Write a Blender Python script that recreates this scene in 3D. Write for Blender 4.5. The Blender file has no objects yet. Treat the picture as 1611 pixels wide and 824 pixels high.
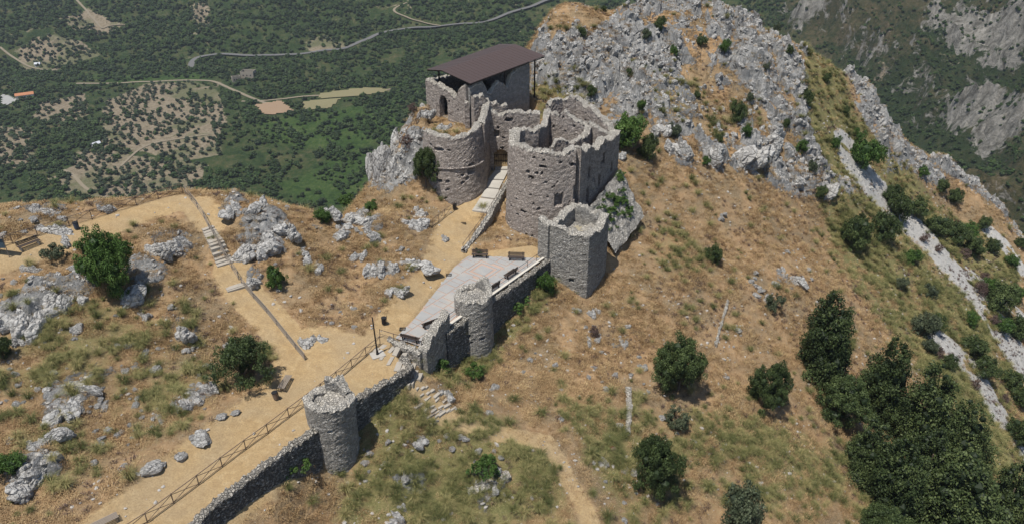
import bpy, math, random
import numpy as np
from mathutils import Vector, Matrix, noise as mnoise
R = math.radians
S = bpy.context.scene
C = S.collection
rng = np.random.default_rng(7)
random.seed(7)

# ------------------------------------------------------------------ camera, sky, sun, exposure
CAMZ = 45.0; PITCH = R(30); F = 1240.0; CX, CY = 805.5, 412.0
cam = bpy.data.cameras.new("camera"); camo = bpy.data.objects.new("camera", cam); C.objects.link(camo)
camo.location = (0, 0, CAMZ); camo.rotation_euler = (R(90) - PITCH, 0, 0)
cam.sensor_width = 36; cam.lens = F / 1611 * 36; cam.clip_end = 9000; cam.clip_start = .5
S.camera = camo
SUN_EL = R(70); SUN_AZ = math.atan2(-.68, -.74)          # direction towards the sun, measured as atan2(x, y)
w = bpy.data.worlds.new("World"); S.world = w; w.use_nodes = True
nt = w.node_tree; bg = nt.nodes["Background"]
sky = nt.nodes.new("ShaderNodeTexSky"); sky.sky_type = 'NISHITA'; sky.sun_disc = False
sky.sun_elevation = SUN_EL; sky.sun_rotation = SUN_AZ; sky.altitude = 700
nt.links.new(sky.outputs[0], bg.inputs[0]); bg.inputs[1].default_value = .095
sl = bpy.data.lights.new("sun", 'SUN'); sl.energy = 5.0; sl.angle = R(.53); sl.color = (1, .945, .855)
so = bpy.data.objects.new("sun", sl); C.objects.link(so)
sd = Vector((math.sin(SUN_AZ) * math.cos(SUN_EL), math.cos(SUN_AZ) * math.cos(SUN_EL), math.sin(SUN_EL)))
so.rotation_euler = sd.to_track_quat('Z', 'Y').to_euler(); so.location = (-40, 20, 120)
S.view_settings.view_transform = 'Standard'; S.view_settings.look = 'None'
S.view_settings.exposure = 0; S.view_settings.gamma = 1
S.render.engine = 'CYCLES'
try:
    S.cycles.volume_bounces = 0; S.cycles.max_bounces = 5; S.cycles.diffuse_bounces = 2; S.cycles.glossy_bounces = 1
    S.cycles.volume_step_rate = 10
except Exception: pass

# ------------------------------------------------------------------ camera maths (photo pixel + height -> place)
def P(px, py, z=None, D=None):
    a = (px - CX) / F; b = (py - CY) / F
    fy, fz = math.cos(PITCH), -math.sin(PITCH)
    d = (a, fy + b * fz * 1.0, fz - b * math.cos(PITCH))
    d = (a, math.cos(PITCH) - b * math.sin(PITCH), -math.sin(PITCH) - b * math.cos(PITCH))
    if D is None: D = (z - CAMZ) / d[2]
    return (d[0] * D, d[1] * D, CAMZ + d[2] * D)

# ------------------------------------------------------------------ numpy noise
def _h(ix, iy, iz, s):
    n = (ix.astype(np.int64) * 374761393 + iy.astype(np.int64) * 668265263 + iz.astype(np.int64) * 2147483647 + s * 974634777) & 0xffffffff
    n = ((n ^ (n >> 13)) * 1274126177) & 0xffffffff
    n = ((n ^ (n >> 16)) * 2246822519) & 0xffffffff
    return ((n ^ (n >> 15)) & 0xffffff) / float(0xffffff)
def vnoise(x, y, z=None, s=0):
    x = np.asarray(x, float); y = np.asarray(y, float)
    x0 = np.floor(x); y0 = np.floor(y); fx = x - x0; fy = y - y0
    fx = fx * fx * (3 - 2 * fx); fy = fy * fy * (3 - 2 * fy)
    if z is None:
        zz = np.zeros_like(x0)
        a = _h(x0, y0, zz, s); b = _h(x0 + 1, y0, zz, s); c = _h(x0, y0 + 1, zz, s); d = _h(x0 + 1, y0 + 1, zz, s)
        return (a + (b - a) * fx) * (1 - fy) + (c + (d - c) * fx) * fy
    z = np.asarray(z, float); z0 = np.floor(z); fz = z - z0; fz = fz * fz * (3 - 2 * fz)
    r = []
    for k in (0, 1):
        a = _h(x0, y0, z0 + k, s); b = _h(x0 + 1, y0, z0 + k, s); c = _h(x0, y0 + 1, z0 + k, s); d = _h(x0 + 1, y0 + 1, z0 + k, s)
        r.append((a + (b - a) * fx) * (1 - fy) + (c + (d - c) * fx) * fy)
    return r[0] + (r[1] - r[0]) * fz
def fbm(x, y, z=None, s=0, o=4):
    t = 0; a = .5; n = 0; k = 1.0
    for i in range(o):
        ca, sa = math.cos(i * 1.1), math.sin(i * 1.1)
        xr = (x * ca - y * sa) * k; yr = (x * sa + y * ca) * k
        t = t + a * vnoise(xr, yr, None if z is None else z * k, s + i); n += a; a *= .5; k *= 2.03
    return t / n
def ridged(x, y, s=0, o=4):
    t = 0; a = .5; n = 0; k = 1.0
    for i in range(o):
        ca, sa = math.cos(i * .9), math.sin(i * .9)
        v = 1 - np.abs(2 * vnoise((x * ca - y * sa) * k, (x * sa + y * ca) * k, None, s + i) - 1)
        t = t + a * v * v; n += a; a *= .5; k *= 2.1
    return t / n
def worley(x, y, s=0):
    x0 = np.floor(x); y0 = np.floor(y); f1 = np.full(x.shape, 9.); f2 = f1.copy(); cid = np.zeros(x.shape)
    for i in (-1, 0, 1):
        for j in (-1, 0, 1):
            cx = x0 + i; cy = y0 + j; zz = np.zeros_like(cx)
            px = cx + _h(cx, cy, zz, s + 1); py = cy + _h(cx, cy, zz, s + 2)
            d = np.hypot(px - x, py - y); c = _h(cx, cy, zz, s + 3)
            m = d < f1
            f2 = np.where(m, f1, np.minimum(f2, d)); cid = np.where(m, c, cid); f1 = np.where(m, d, f1)
    return f1, f2, cid
def sstep(a, b, x):
    t = np.clip((x - a) / (b - a), 0, 1); return t * t * (3 - 2 * t)
def in_poly(x, y, poly):
    r = np.zeros(np.shape(x), bool); n = len(poly)
    for i in range(n):
        x1, y1 = poly[i][:2]; x2, y2 = poly[(i + 1) % n][:2]
        if y1 == y2: continue
        c = ((y1 > y) != (y2 > y)) & (x < (x2 - x1) * (y - y1) / (y2 - y1) + x1); r ^= c
    return r
def dist_line(x, y, pts, closed=False):
    best = np.full(np.shape(x), 1e9)
    L = list(pts) + ([pts[0]] if closed else [])
    for (a, b) in zip(L[:-1], L[1:]):
        ax, ay = a[:2]; bx, by = b[:2]; dx, dy = bx - ax, by - ay; l = dx * dx + dy * dy + 1e-9
        t = np.clip(((x - ax) * dx + (y - ay) * dy) / l, 0, 1)
        best = np.minimum(best, np.hypot(x - ax - t * dx, y - ay - t * dy))
    return best
def sd_poly(x, y, poly):      # + inside
    d = dist_line(x, y, poly, True); return np.where(in_poly(x, y, poly), d, -d)

# ------------------------------------------------------------------ material helpers
def mat(name, rough=.9):
    m = bpy.data.materials.new(name); m.use_nodes = True
    b = m.node_tree.nodes["Principled BSDF"]; b.inputs["Roughness"].default_value = rough
    try: b.inputs["Specular IOR Level"].default_value = .2
    except Exception: pass
    return m, m.node_tree, b
class N:
    def __init__(s, nt): s.nt = nt
    def new(s, t, **k):
        n = s.nt.nodes.new(t)
        for a, v in k.items(): setattr(n, a, v)
        return n
    def put(s, sock, v):
        if hasattr(v, 'is_output') or isinstance(v, bpy.types.NodeSocket): s.nt.links.new(v, sock)
        else:
            if sock.type == 'RGBA' and isinstance(v, (tuple, list)) and len(v) == 3: v = (*v, 1)
            sock.default_value = v
    def coord(s, scale=(1, 1, 1), obj=True):
        g = s.new("ShaderNodeTexCoord") if obj else s.new("ShaderNodeNewGeometry")
        o = g.outputs["Object"] if obj else g.outputs["Position"]
        if scale == (1, 1, 1): return o
        m = s.new("ShaderNodeMapping"); s.put(m.inputs[0], o); m.inputs["Scale"].default_value = scale
        return m.outputs[0]
    def noise(s, sc, det=4, rough=.6, vec=None, dist=0, col=False):
        n = s.new("ShaderNodeTexNoise"); n.inputs["Scale"].default_value = sc; n.inputs["Detail"].default_value = det
        n.inputs["Roughness"].default_value = rough; n.inputs["Distortion"].default_value = dist
        if vec is not None: s.put(n.inputs["Vector"], vec)
        return n.outputs[1 if col else 0]
    def vor(s, sc, vec=None, feature='F1', out=0):
        n = s.new("ShaderNodeTexVoronoi"); n.feature = feature; n.inputs["Scale"].default_value = sc
        if vec is not None: s.put(n.inputs["Vector"], vec)
        return n.outputs[out]
    def math(s, op, a, b=0, c=None, clamp=False):
        n = s.new("ShaderNodeMath", operation=op, use_clamp=clamp); s.put(n.inputs[0], a); s.put(n.inputs[1], b)
        if c is not None: s.put(n.inputs[2], c)
        return n.outputs[0]
    def ramp(s, fac, stops, interp='LINEAR'):
        n = s.new("ShaderNodeValToRGB"); s.put(n.inputs[0], fac); r = n.color_ramp; r.interpolation = interp
        while len(r.elements) < len(stops): r.elements.new(.5)
        for e, (p, c) in zip(r.elements, stops):
            e.position = p; e.color = (c, c, c, 1) if isinstance(c, (int, float)) else (*c, 1)
        return n.outputs[0]
    def mix(s, f, a, b, mode='MIX'):
        n = s.new("ShaderNodeMix", data_type='RGBA', blend_type=mode); s.put(n.inputs[0], f); s.put(n.inputs[6], a); s.put(n.inputs[7], b)
        return n.outputs[2]
    def attr(s, name):
        n = s.new("ShaderNodeAttribute"); n.attribute_name = name; return n.outputs["Fac"]
    def bump(s, h, strength=.5, dist=.05, prev=None):
        n = s.new("ShaderNodeBump"); n.inputs["Strength"].default_value = strength; n.inputs["Distance"].default_value = dist
        s.put(n.inputs["Height"], h)
        if prev is not None: s.put(n.inputs["Normal"], prev)
        return n.outputs[0]
    def rnd(s):
        return s.new("ShaderNodeObjectInfo").outputs["Random"]
    def normz(s):
        g = s.new("ShaderNodeNewGeometry"); x = s.new("ShaderNodeSeparateXYZ"); s.put(x.inputs[0], g.outputs["True Normal"]); return x.outputs[2]
def plain(name, c, rough=.8, metal=0, var=.25, sc=6, bump=.3):
    m, t, b = mat(name, rough); n = N(t)
    f = n.noise(sc, 5, .65)
    n.put(b.inputs[0], n.mix(f, tuple(v * (1 - var) for v in c), tuple(min(1, v * (1 + var)) for v in c)))
    b.inputs["Metallic"].default_value = metal
    n.put(b.inputs["Normal"], n.bump(n.noise(sc * 6, 3), bump, .01))
    return m

# ------------------------------------------------------------------ mesh helpers
def mesh_np(name, V, Q=None, T=None, attrs=None, smooth=False):
    V = np.asarray(V, np.float32).reshape(-1, 3); polys = []
    nq = 0 if Q is None else len(Q); ntr = 0 if T is None else len(T)
    me = bpy.data.meshes.new(name)
    me.vertices.add(len(V)); me.vertices.foreach_set("co", V.ravel())
    idx = []; tot = []
    if nq: idx.append(np.asarray(Q, np.int32).ravel()); tot.append(np.full(nq, 4, np.int32))
    if ntr: idx.append(np.asarray(T, np.int32).ravel()); tot.append(np.full(ntr, 3, np.int32))
    idx = np.concatenate(idx); tot = np.concatenate(tot); st = np.concatenate([[0], np.cumsum(tot)[:-1]]).astype(np.int32)
    me.loops.add(len(idx)); me.loops.foreach_set("vertex_index", idx)
    me.polygons.add(len(tot)); me.polygons.foreach_set("loop_start", st)
    try: me.polygons.foreach_set("loop_total", tot)
    except Exception: pass
    me.polygons.foreach_set("use_smooth", np.full(len(tot), smooth))
    for k, v in (attrs or {}).items():
        a = me.attributes.new(k, 'FLOAT', 'POINT'); a.data.foreach_set("value", np.asarray(v, np.float32).ravel())
    me.update(calc_edges=True); me.validate()
    return me
def link(name, me, m=None, parent=None, loc=None):
    o = bpy.data.objects.new(name, me); C.objects.link(o)
    if m is not None and me is not None and not me.materials: me.materials.append(m)
    if parent: o.parent = parent
    if loc is not None: o.location = loc
    return o
def tag(o, label=None, cat=None, group=None, kind=None):
    if label: o["label"] = label
    if cat: o["category"] = cat
    if group: o["group"] = group
    if kind: o["kind"] = kind
    return o
def empty(name, loc=(0, 0, 0), rz=0):
    o = bpy.data.objects.new(name, None); C.objects.link(o); o.location = loc; o.rotation_euler = (0, 0, rz); o.empty_display_size = .3
    return o
class MB:                       # collects boxes / hexahedra / tubes into one mesh
    def __init__(s): s.v = []; s.q = []; s.t = []
    def hexa(s, pts):
        b = len(s.v); s.v += [tuple(p) for p in pts]
        for f in ((0, 3, 2, 1), (4, 5, 6, 7), (0, 1, 5, 4), (1, 2, 6, 5), (2, 3, 7, 6), (3, 0, 4, 7)): s.q.append(tuple(b + i for i in f))
        return s
    def box(s, cx, cy, cz, sx, sy, sz, rz=0):
        c, n = math.cos(rz), math.sin(rz); p = []
        for dz in (-.5, .5):
            for dx, dy in ((-.5, -.5), (.5, -.5), (.5, .5), (-.5, .5)):
                x, y = dx * sx, dy * sy; p.append((cx + x * c - y * n, cy + x * n + y * c, cz + dz * sz))
        return s.hexa(p)
    def tube(s, a, b, r0, r1=None, n=8):
        r1 = r0 if r1 is None else r1
        a = Vector(a); b = Vector(b); d = (b - a).normalized(); u = d.orthogonal().normalized(); w_ = d.cross(u); B = len(s.v)
        for (c, r) in ((a, r0), (b, r1)):
            for k in range(n):
                t = 2 * math.pi * k / n; s.v.append(tuple(c + (u * math.cos(t) + w_ * math.sin(t)) * r))
        for k in range(n): s.q.append((B + k, B + (k + 1) % n, B + n + (k + 1) % n, B + n + k))
        for o_, rev in ((0, True), (n, False)):
            for k in range(1, n - 1):
                f = (B + o_, B + o_ + k, B + o_ + k + 1); s.t.append(f[::-1] if rev else f)
        return s
    def build(s, name, m, parent=None, loc=None):
        return link(name, mesh_np(name, s.v, s.q or None, s.t or None), m, parent, loc)
_ico = {}
def ico(sub):
    if sub in _ico: return _ico[sub]
    import bmesh
    bm = bmesh.new(); bmesh.ops.create_icosphere(bm, subdivisions=sub, radius=1)
    V = np.array([v.co[:] for v in bm.verts]); T = np.array([[v.index for v in f.verts] for f in bm.faces]); bm.free()
    _ico[sub] = (V, T); return V, T
# ------------------------------------------------------------------ terrain: control points of the near mountain
CP = []
def c(px, py, z): CP.append(P(px, py, z))
def cD(px, py, D): CP.append(P(px, py, D=D))
for a in [(230, 824, 0), (350, 745, 0), (100, 770, .3), (0, 800, .6), (430, 640, 0), (540, 575, 0), (600, 530, .1), (650, 480, .3), (695, 410, .4), (715, 350, .9), (740, 318, 1.2),
          (780, 350, 0), (830, 385, -.3), (700, 330, 1.0), (0, 824, .5), (180, 700, .3),
          (47, 385, 7.4), (0, 400, 7.4), (110, 365, 7.3), (290, 312, 6.8), (200, 335, 7.1), (330, 362, 5.3), (372, 455, 2.7), (430, 510, 1.3), (480, 560, .3),
          (175, 440, 5.1), (100, 470, 4.8), (0, 480, 5), (200, 520, 3), (0, 600, 2.6), (100, 560, 2.7), (300, 560, 1.3), (60, 690, 1.1), (250, 640, .6), (330, 640, .3), (280, 450, 4),
          (400, 400, 4), (430, 345, 5.6), (500, 400, 3), (560, 450, 1.4), (480, 490, 1.2), (600, 400, 1.9), (660, 375, 1.3), (660, 430, .7), (560, 520, .5), (640, 350, 2.2),
          # low side of the walls
          (655, 590, -1.2), (672, 622, -2.4), (690, 650, -3.6), (760, 680, -4.9), (860, 700, -6.5), (925, 810, -9), (600, 642, -2.2), (565, 672, -2.9), (562, 712, -3.8), (520, 742, -4.4), (445, 740, -1.9), (440, 790, -2.8), (400, 772, -1.7), (370, 815, -2.0),
          (330, 855, -2.4), (600, 800, -6.2), (700, 740, -6.5), (800, 824, -8.5), (500, 824, -5.6), (700, 590, -4.2), (750, 565, -5.2), (800, 500, -3.6), (860, 470, -3), (935, 475, -4.6), (880, 445, -2.8), (960, 445, -3.8),
          (830, 560, -5.4), (900, 560, -6), (990, 640, -8.3), (1065, 600, -9.3), (1180, 620, -12.8), (1000, 750, -10), (1100, 760, -12.8), (1200, 824, -16), (1030, 520, -6.8), (1000, 400, -2.6),
          (970, 360, -.8), (990, 330, .1), (980, 290, 1.8), (1100, 450, -6.2), (1100, 330, -3), (1200, 330, -6.2), (1180, 520, -10.5), (1250, 450, -11.5), (1350, 450, -17), (1300, 600, -16.5), (1450, 600, -24.5), (1400, 720, -23.5),
          (1600, 600, -37), (1600, 780, -34), (1500, 450, -26), (1600, 470, -34), (1300, 330, -11), (1400, 330, -17), (1500, 330, -24), (1500, 690, -29.5), (1300, 760, -18.5), (1300, 250, -6), (1400, 260, -13)]: c(*a)
# the crag behind the castle and the right hand ridge line
for a in [(880, 8, 128), (930, 12, 130), (1000, 18, 133), (1070, 8, 138), (1120, 8, 140), (1180, 40, 142), (1250, 68, 145), (1330, 120, 149), (1380, 180, 152), (1430, 225, 156), (1500, 268, 160), (1560, 318, 164), (1611, 388, 168),
          (1700, 500, 172)]:
    cD(*a); x, y, z = CP[-1]
    for dy, dz in ((8, -5), (30, -34), (70, -85)): CP.append((x + dy * .25, y + dy, z + dz))
for a in [(850, 70, 123), (850, 110, 119), (860, 165, 112), (900, 150, 116), (930, 100, 119), (900, 60, 122), (1000, 160, 118), (1010, 100, 124), (1000, 205, 113.5), (1100, 100, 128), (1100, 200, 119.5), (1150, 240, 119),
          (1200, 150, 129), (1250, 250, 126), (1300, 290, 127), (1250, 180, 131), (1060, 250, 112)]: cD(*a)
# the left edge of the hill, where it drops to the valley
for a in [(-60, 330, 6.3), (0, 328, 6.5), (60, 324, 6.6), (110, 322, 6.7), (165, 316, 6.8), (230, 308, 6.8), (290, 300, 6.8), (350, 306, 6.5), (410, 314, 6.0), (470, 326, 5.2), (520, 342, 4.2), (570, 352, 3.0)]:
    c(*a); x, y, z = CP[-1]
    for dy, dz in ((5, -4), (25, -26), (60, -65)): CP.append((x - dy * .15, y + dy, z + dz))
# rock beside and behind the castle
for a in [(600, 338, 2.2), (640, 345, 1.6), (675, 335, 1.0)]: c(*a)
CP += [(-12.8, 94.5, 6.5), (-14.8, 97.5, 6.0), (-13.5, 101, 8.3), (-11.5, 97.5, 8.9), (-18.3, 99.5, .8), (-20.5, 102, -6), (-22, 108, -18), (-11, 108, 7), (-12, 116, -4), (-5, 112, 7), (-6, 122, -6), (3, 108, 9.6), (6, 104, 9), (2, 118, 4), (10, 102, 6.5),
       (14, 96, 3), (14, 90, 1), (10.5, 84, -1), (-15.5, 93, 2.6)]
# off-frame flanks
CP += [(0, 20, -22), (-40, 18, -4), (-70, 40, 0), (-90, 60, -8), (-100, 100, -30), (40, 20, -40), (80, 40, -62), (120, 90, -75), (150, 130, -80), (60, 60, -34), (-40, -20, -25), (0, -30, -55),
       (-200, 60, -110), (-200, 160, -160), (-60, 220, -170), (60, 240, -120), (160, 260, -150), (250, 150, -150), (150, 20, -130), (0, -150, -150), (-150, -80, -110), (-400, 100, -300), (400, 100, -300), (0, 400, -320),
       (-300, 380, -320), (350, 380, -320), (0, -420, -320), (-350, -350, -320), (350, -300, -320)]
CP = np.array(CP)
def tps_fit(p, lam):
    n = len(p); d = np.hypot(p[:, None, 0] - p[None, :, 0], p[:, None, 1] - p[None, :, 1]) / 50
    K = np.where(d > 0, d * d * np.log(d + 1e-12), 0) + lam * np.eye(n)
    Pm = np.c_[np.ones(n), p[:, 0] / 50, p[:, 1] / 50]; A = np.zeros((n + 3, n + 3)); A[:n, :n] = K; A[:n, n:] = Pm; A[n:, :n] = Pm.T
    return np.linalg.solve(A, np.r_[p[:, 2], 0, 0, 0])
def tps_eval(p, wt, x, y):
    sh = x.shape; x = x.ravel() / 50; y = y.ravel() / 50; out = np.zeros(len(x)); n = len(p)
    for i in range(0, len(x), 20000):
        xs = x[i:i + 20000, None]; ys = y[i:i + 20000, None]; d2 = (xs - p[:, 0] / 50) ** 2 + (ys - p[:, 1] / 50) ** 2
        out[i:i + 20000] = (.5 * d2 * np.log(d2 + 1e-12)) @ wt[:n] + wt[n] + wt[n + 1] * xs[:, 0] + wt[n + 2] * ys[:, 0]
    return out.reshape(sh)
wt = tps_fit(CP, 2e-5)
def bil(gx, gy, Z, x, y):
    x = np.asarray(x, float); y = np.asarray(y, float)
    i = np.clip(np.searchsorted(gx, x) - 1, 0, len(gx) - 2); j = np.clip(np.searchsorted(gy, y) - 1, 0, len(gy) - 2)
    fx = np.clip((x - gx[i]) / (gx[i + 1] - gx[i]), 0, 1); fy = np.clip((y - gy[j]) / (gy[j + 1] - gy[j]), 0, 1)
    return (Z[j, i] * (1 - fx) + Z[j, i + 1] * fx) * (1 - fy) + (Z[j + 1, i] * (1 - fx) + Z[j + 1, i + 1] * fx) * fy
cgx = np.arange(-480, 481, 2.0); cgy = np.arange(-450, 471, 2.0)
fgx = np.arange(-80, 141, 1.0); fgy = np.arange(30, 191, 1.0)
cX, cY = np.meshgrid(cgx, cgy); cZ = tps_eval(CP, wt, cX, cY)
fX, fY = np.meshgrid(fgx, fgy); fZ = tps_eval(CP, wt, fX, fY)
def base_h(x, y):
    inside = (x > -79) & (x < 139) & (y > 31) & (y < 189)
    return np.where(inside, bil(fgx, fgy, fZ, x, y), bil(cgx, cgy, cZ, x, y))
def axis(segs):
    r = [segs[0][0]]
    for a, b, st in segs:
        n = max(1, round((b - a) / st)); r += list(np.linspace(a, b, n + 1)[1:])
    return np.array(r)
def grow(a0, a1, s0, k=1.25):          # coarsening steps away from the detailed part
    r = [a0]; s = s0; sg = 1 if a1 > a0 else -1
    while abs(r[-1] - a1) > s and (a1 - r[-1]) * sg > 0: r.append(r[-1] + sg * s); s = min(s * k, 25)
    return r
gx = np.array(grow(-66, -470, .6)[::-1] + list(np.arange(-65.7, 64, .22)) + list(np.arange(64, 122, .45)) + grow(122, 470, .8))
gy = np.array(grow(37, -440, .6)[::-1] + list(np.arange(37.3, 104, .22)) + list(np.arange(104, 172, .32)) + grow(172, 460, .8))
gx = np.unique(gx); gy = np.unique(gy)
GX, GY = np.meshgrid(gx, gy)

# place-polygons taken from the photo
def W(l, z=0): return [P(a[0], a[1], a[2] if len(a) > 2 else z) for a in l]
def Wg(l):                              # pixels -> world on the smooth ground
    return [tuple(hit0(a[0], a[1])) for a in l]
def march(px, py, hf, t0, t1, st):
    a = np.array(P(px, py, D=1.0)) - np.array((0, 0, CAMZ)); t = np.arange(t0, t1, st)
    x = a[0] * t; y = a[1] * t; z = CAMZ + a[2] * t; h = hf(x, y); m = z < h
    if not m.any(): return None
    k = int(np.argmax(m))
    if k == 0: return (x[0], y[0], h[0])
    d0 = z[k - 1] - h[k - 1]; d1 = h[k] - z[k]; f = d0 / (d0 + d1 + 1e-9); tt = t[k - 1] + f * st
    xx, yy = a[0] * tt, a[1] * tt
    return (float(xx), float(yy), float(hf(np.array([xx]), np.array([yy]))[0]))
def hit0(px, py):
    h = march(px, py, base_h, 30, 260, .5)
    return h if h else P(px, py, D=165)
# terrace edge, towers and wall lines (all in metres)
TER = W([(738, 402), (856, 406), (800, 446), (735, 491), (700, 512), (664, 545), (622, 531), (655, 497), (690, 452), (716, 418)])
# level ground held up by the walls: path strip and terrace
WALL_LINE = [(150, 935), (290, 845), (330, 800), (395, 750), (478, 691), (520, 672), (554, 633), (598, 606), (643, 583), (640, 572), (614, 546), (618, 540), (664, 553), (702, 512), (737, 487), (804, 448), (862, 410), (868, 396), (838, 384), (738, 398)]
UPH = W(WALL_LINE + [(700, 380), (560, 400), (300, 500), (0, 640), (-200, 900)])
UPL = W([(0, 1000), (100, 860), (230, 750), (330, 700), (430, 630), (520, 575), (580, 535), (640, 480), (690, 420), (715, 398), (740, 360), (1100, 380), (1000, 800), (500, 1100)])
LT = (-7.5, 94.5, 3.7)                 # round tower left of the gate: centre and radius
PLAT = [(-11.2, 97.5), (-10.9, 94.6), (-9.9, 92.2), (-7.3, 91.2), (-5.0, 92.2), (-4.0, 94.4), (-3.2, 96.9), (.5, 97.4), (3.4, 97.5), (4.4, 104), (-3, 109), (-11.5, 105)]
INT = [(0.9, 89), (1.5, 87.2), (2.9, 85.9), (4.5, 85.4), (6.6, 85.7), (11.5, 92.2), (9.5, 94.3), (8, 99.0), (5.2, 98.8), (4.2, 95.5), (3.2, 91.6), (1.6, 90.8)]
RAMP = [P(742, 338, 1.15)[:2], P(767, 340, 1.15)[:2], (-1.6, 89.5), (-.2, 91.8), (.8, 93), (2.6, 94), (3.6, 96.8), (3.3, 97.3), (-3.0, 97.3), (-3.3, 96), (-4.3, 94.2), (-5.6, 91.4), (-6.4, 90)]
upside = np.minimum(sstep(-.15, .25, sd_poly(GX, GY, UPH)), sstep(-1.5, 2.5, sd_poly(GX, GY, UPL)))
plat = sstep(-.35, .35, sd_poly(GX, GY, PLAT))
inte = sstep(-.35, .35, sd_poly(GX, GY, INT))
Z = base_h(GX, GY)
Zsm = Z.copy()
# masks ---------------------------------------------------------------
ML = 1 - sstep(0, 1, np.zeros(1))[0]
def line_mask(pts, hw, soft=1.0):
    d = dist_line(GX, GY, Wg(pts)); return sstep(hw + soft, hw - soft * .3, d)
def poly_mask(pts, soft=2.0):
    return sstep(-soft, soft, sd_poly(GX, GY, Wg(pts)))
near = (GX > -90) & (GX < 150) & (GY > 20) & (GY < 200)
n1 = fbm(GX * .12, GY * .12, s=3); n2 = fbm(GX * .45, GY * .45, s=9); n3 = fbm(GX * 1.3, GY * 1.3, s=14, o=3)
path = np.maximum.reduce([
    line_mask([(150, 900), (300, 770), (400, 690), (470, 640)], 3.2, 2.2), line_mask([(440, 650), (540, 585), (600, 545), (640, 500), (670, 468), (692, 435), (706, 400), (716, 350), (745, 315)], 1.9, 1.4),
    line_mask([(540, 590), (475, 565), (425, 500), (380, 455), (365, 425)], 1.5, 1.1), line_mask([(335, 350), (310, 322), (280, 318), (200, 340), (100, 378), (0, 405), (-60, 425)], 1.5, 1.0),
    line_mask([(500, 560), (560, 580), (520, 610)], 3.5, 2), sstep(.2, .8, upside) * sstep(700, 690, GX)])
trail = line_mask([(655, 605), (700, 655), (780, 680), (860, 695), (890, 745), (915, 790), (940, 850)], .75, .9)
path = np.clip(np.maximum(path, trail * (.45 + .45 * n2)), 0, 1)
rockm = np.maximum.reduce([
    poly_mask([(842, 75), (872, 20), (925, 40), (960, 25), (1070, 4), (1180, 35), (1330, 118), (1400, 200), (1440, 260), (1400, 262), (1330, 300), (1270, 300), (1190, 270), (1100, 250), (1030, 235), (985, 225), (930, 175), (850, 150)], 2.5),
    poly_mask([(1000, 255), (1100, 250), (1180, 262), (1310, 300), (1250, 310), (1190, 290)], 2.0) * .6,
    line_mask([(1440, 255), (1500, 268), (1560, 318), (1600, 370)], 2.0, 2.5) * .8])
rockm = rockm * (.3 + .95 * sstep(.40, .55, n1 * .5 + n2 * .5))
dome = poly_mask([(860, 60), (880, 0), (960, -20), (1010, 10), (960, 45), (930, 60), (905, 40), (870, 75)], 1.5)
rockm = rockm * (1 - .8 * dome)
ledge = poly_mask([(1255, 70), (1295, 85), (1345, 170), (1400, 255), (1380, 300), (1310, 285), (1272, 215), (1262, 140)], 1.5)
scrub = np.maximum(poly_mask([(1010, 120), (1090, 100), (1190, 150), (1220, 215), (1130, 225), (1060, 205), (1020, 190)], 2.5), poly_mask([(880, 130), (935, 130), (940, 180), (860, 180), (850, 140)], 1.5))
rockm = rockm * (1 - .88 * ledge) * (1 - .62 * scrub)
clf = sstep(3.0, 0, dist_line(GX, GY, [(-18.5, 100), (-17, 96.5), (-15, 94.2), (-13, 93.5), (-12.6, 96)]))
clf = np.maximum(clf, sstep(2.5, 0, dist_line(GX, GY, [(-15, 99.5), (-12.5, 103), (-9, 107), (-3, 110.5)])) * .8)
rockm = np.clip(np.maximum(rockm, clf), 0, 1)
for (px, py, r, s_) in [(420, 365, 4.5, 1), (395, 345, 3, .9), (560, 350, 3.5, .9), (590, 348, 3, .9), (75, 470, 4, 1), (130, 455, 3, .8), (20, 490, 3.5, .8), (600, 420, 3, .6), (655, 412, 2, .6), (60, 730, 3.5, .8), (110, 620, 3.5, .7), (130, 600, 3, .6),
                        (290, 520, 3, .6), (300, 630, 3, .6), (340, 390, 2, .4), (160, 320, 3, .6), (60, 330, 4, .8), (270, 385, 4, .6), (230, 430, 3.5, .7), (400, 430, 1.5, .8), (640, 760, 2.5, .5), (760, 765, 2.5, .5), (1235, 440, 3, .7), (940, 500, 1.5, .5), (980, 540, 2, .5),
                        (460, 320, 3, .8), (520, 345, 3, .8), (370, 318, 3, .8)]:
    x, y, z = hit0(px, py); d = np.hypot(GX - x, GY - y) + (n2 - .5) * 4
    rockm = np.maximum(rockm, s_ * sstep(r * .8, r * .25, d))
scree = np.maximum.reduce([line_mask([(1345, 262), (1400, 325), (1455, 375), (1500, 425), (1550, 480), (1600, 560), (1660, 640)], 4.0, 1.4), line_mask([(1480, 535), (1530, 580), (1570, 650), (1620, 720)], 2.6, 1.4),
                           line_mask([(1558, 365), (1580, 385), (1611, 430)], 1.5, 1.0), line_mask([(1530, 430), (1611, 500)], 1.2, 1)]) * sstep(.18, .40, n2)
green = np.maximum.reduce([poly_mask([(1260, 130), (1330, 150), (1600, 400), (1611, 824), (1450, 600), (1330, 430), (1300, 300), (1230, 200)], 4), poly_mask([(900, 640), (1150, 640), (1330, 700), (1400, 824), (960, 824)], 3) * .55,
                           poly_mask([(560, 620), (800, 660), (880, 740), (900, 824), (520, 824), (560, 740)], 2) * .75, poly_mask([(1010, 360), (1060, 340), (1130, 430), (1080, 460), (1030, 430)], 2) * .7, poly_mask([(845, 130), (940, 140), (930, 185), (850, 185)], 1.5) * .8,
                           poly_mask([(0, 480), (240, 500), (200, 560), (0, 570)], 2) * .35, poly_mask([(660, 520), (740, 560), (860, 440), (880, 460), (760, 590), (660, 590)], 1) * .7])
green = np.maximum(green, ledge * 1.1); green = np.maximum(green, scrub * .35)
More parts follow.
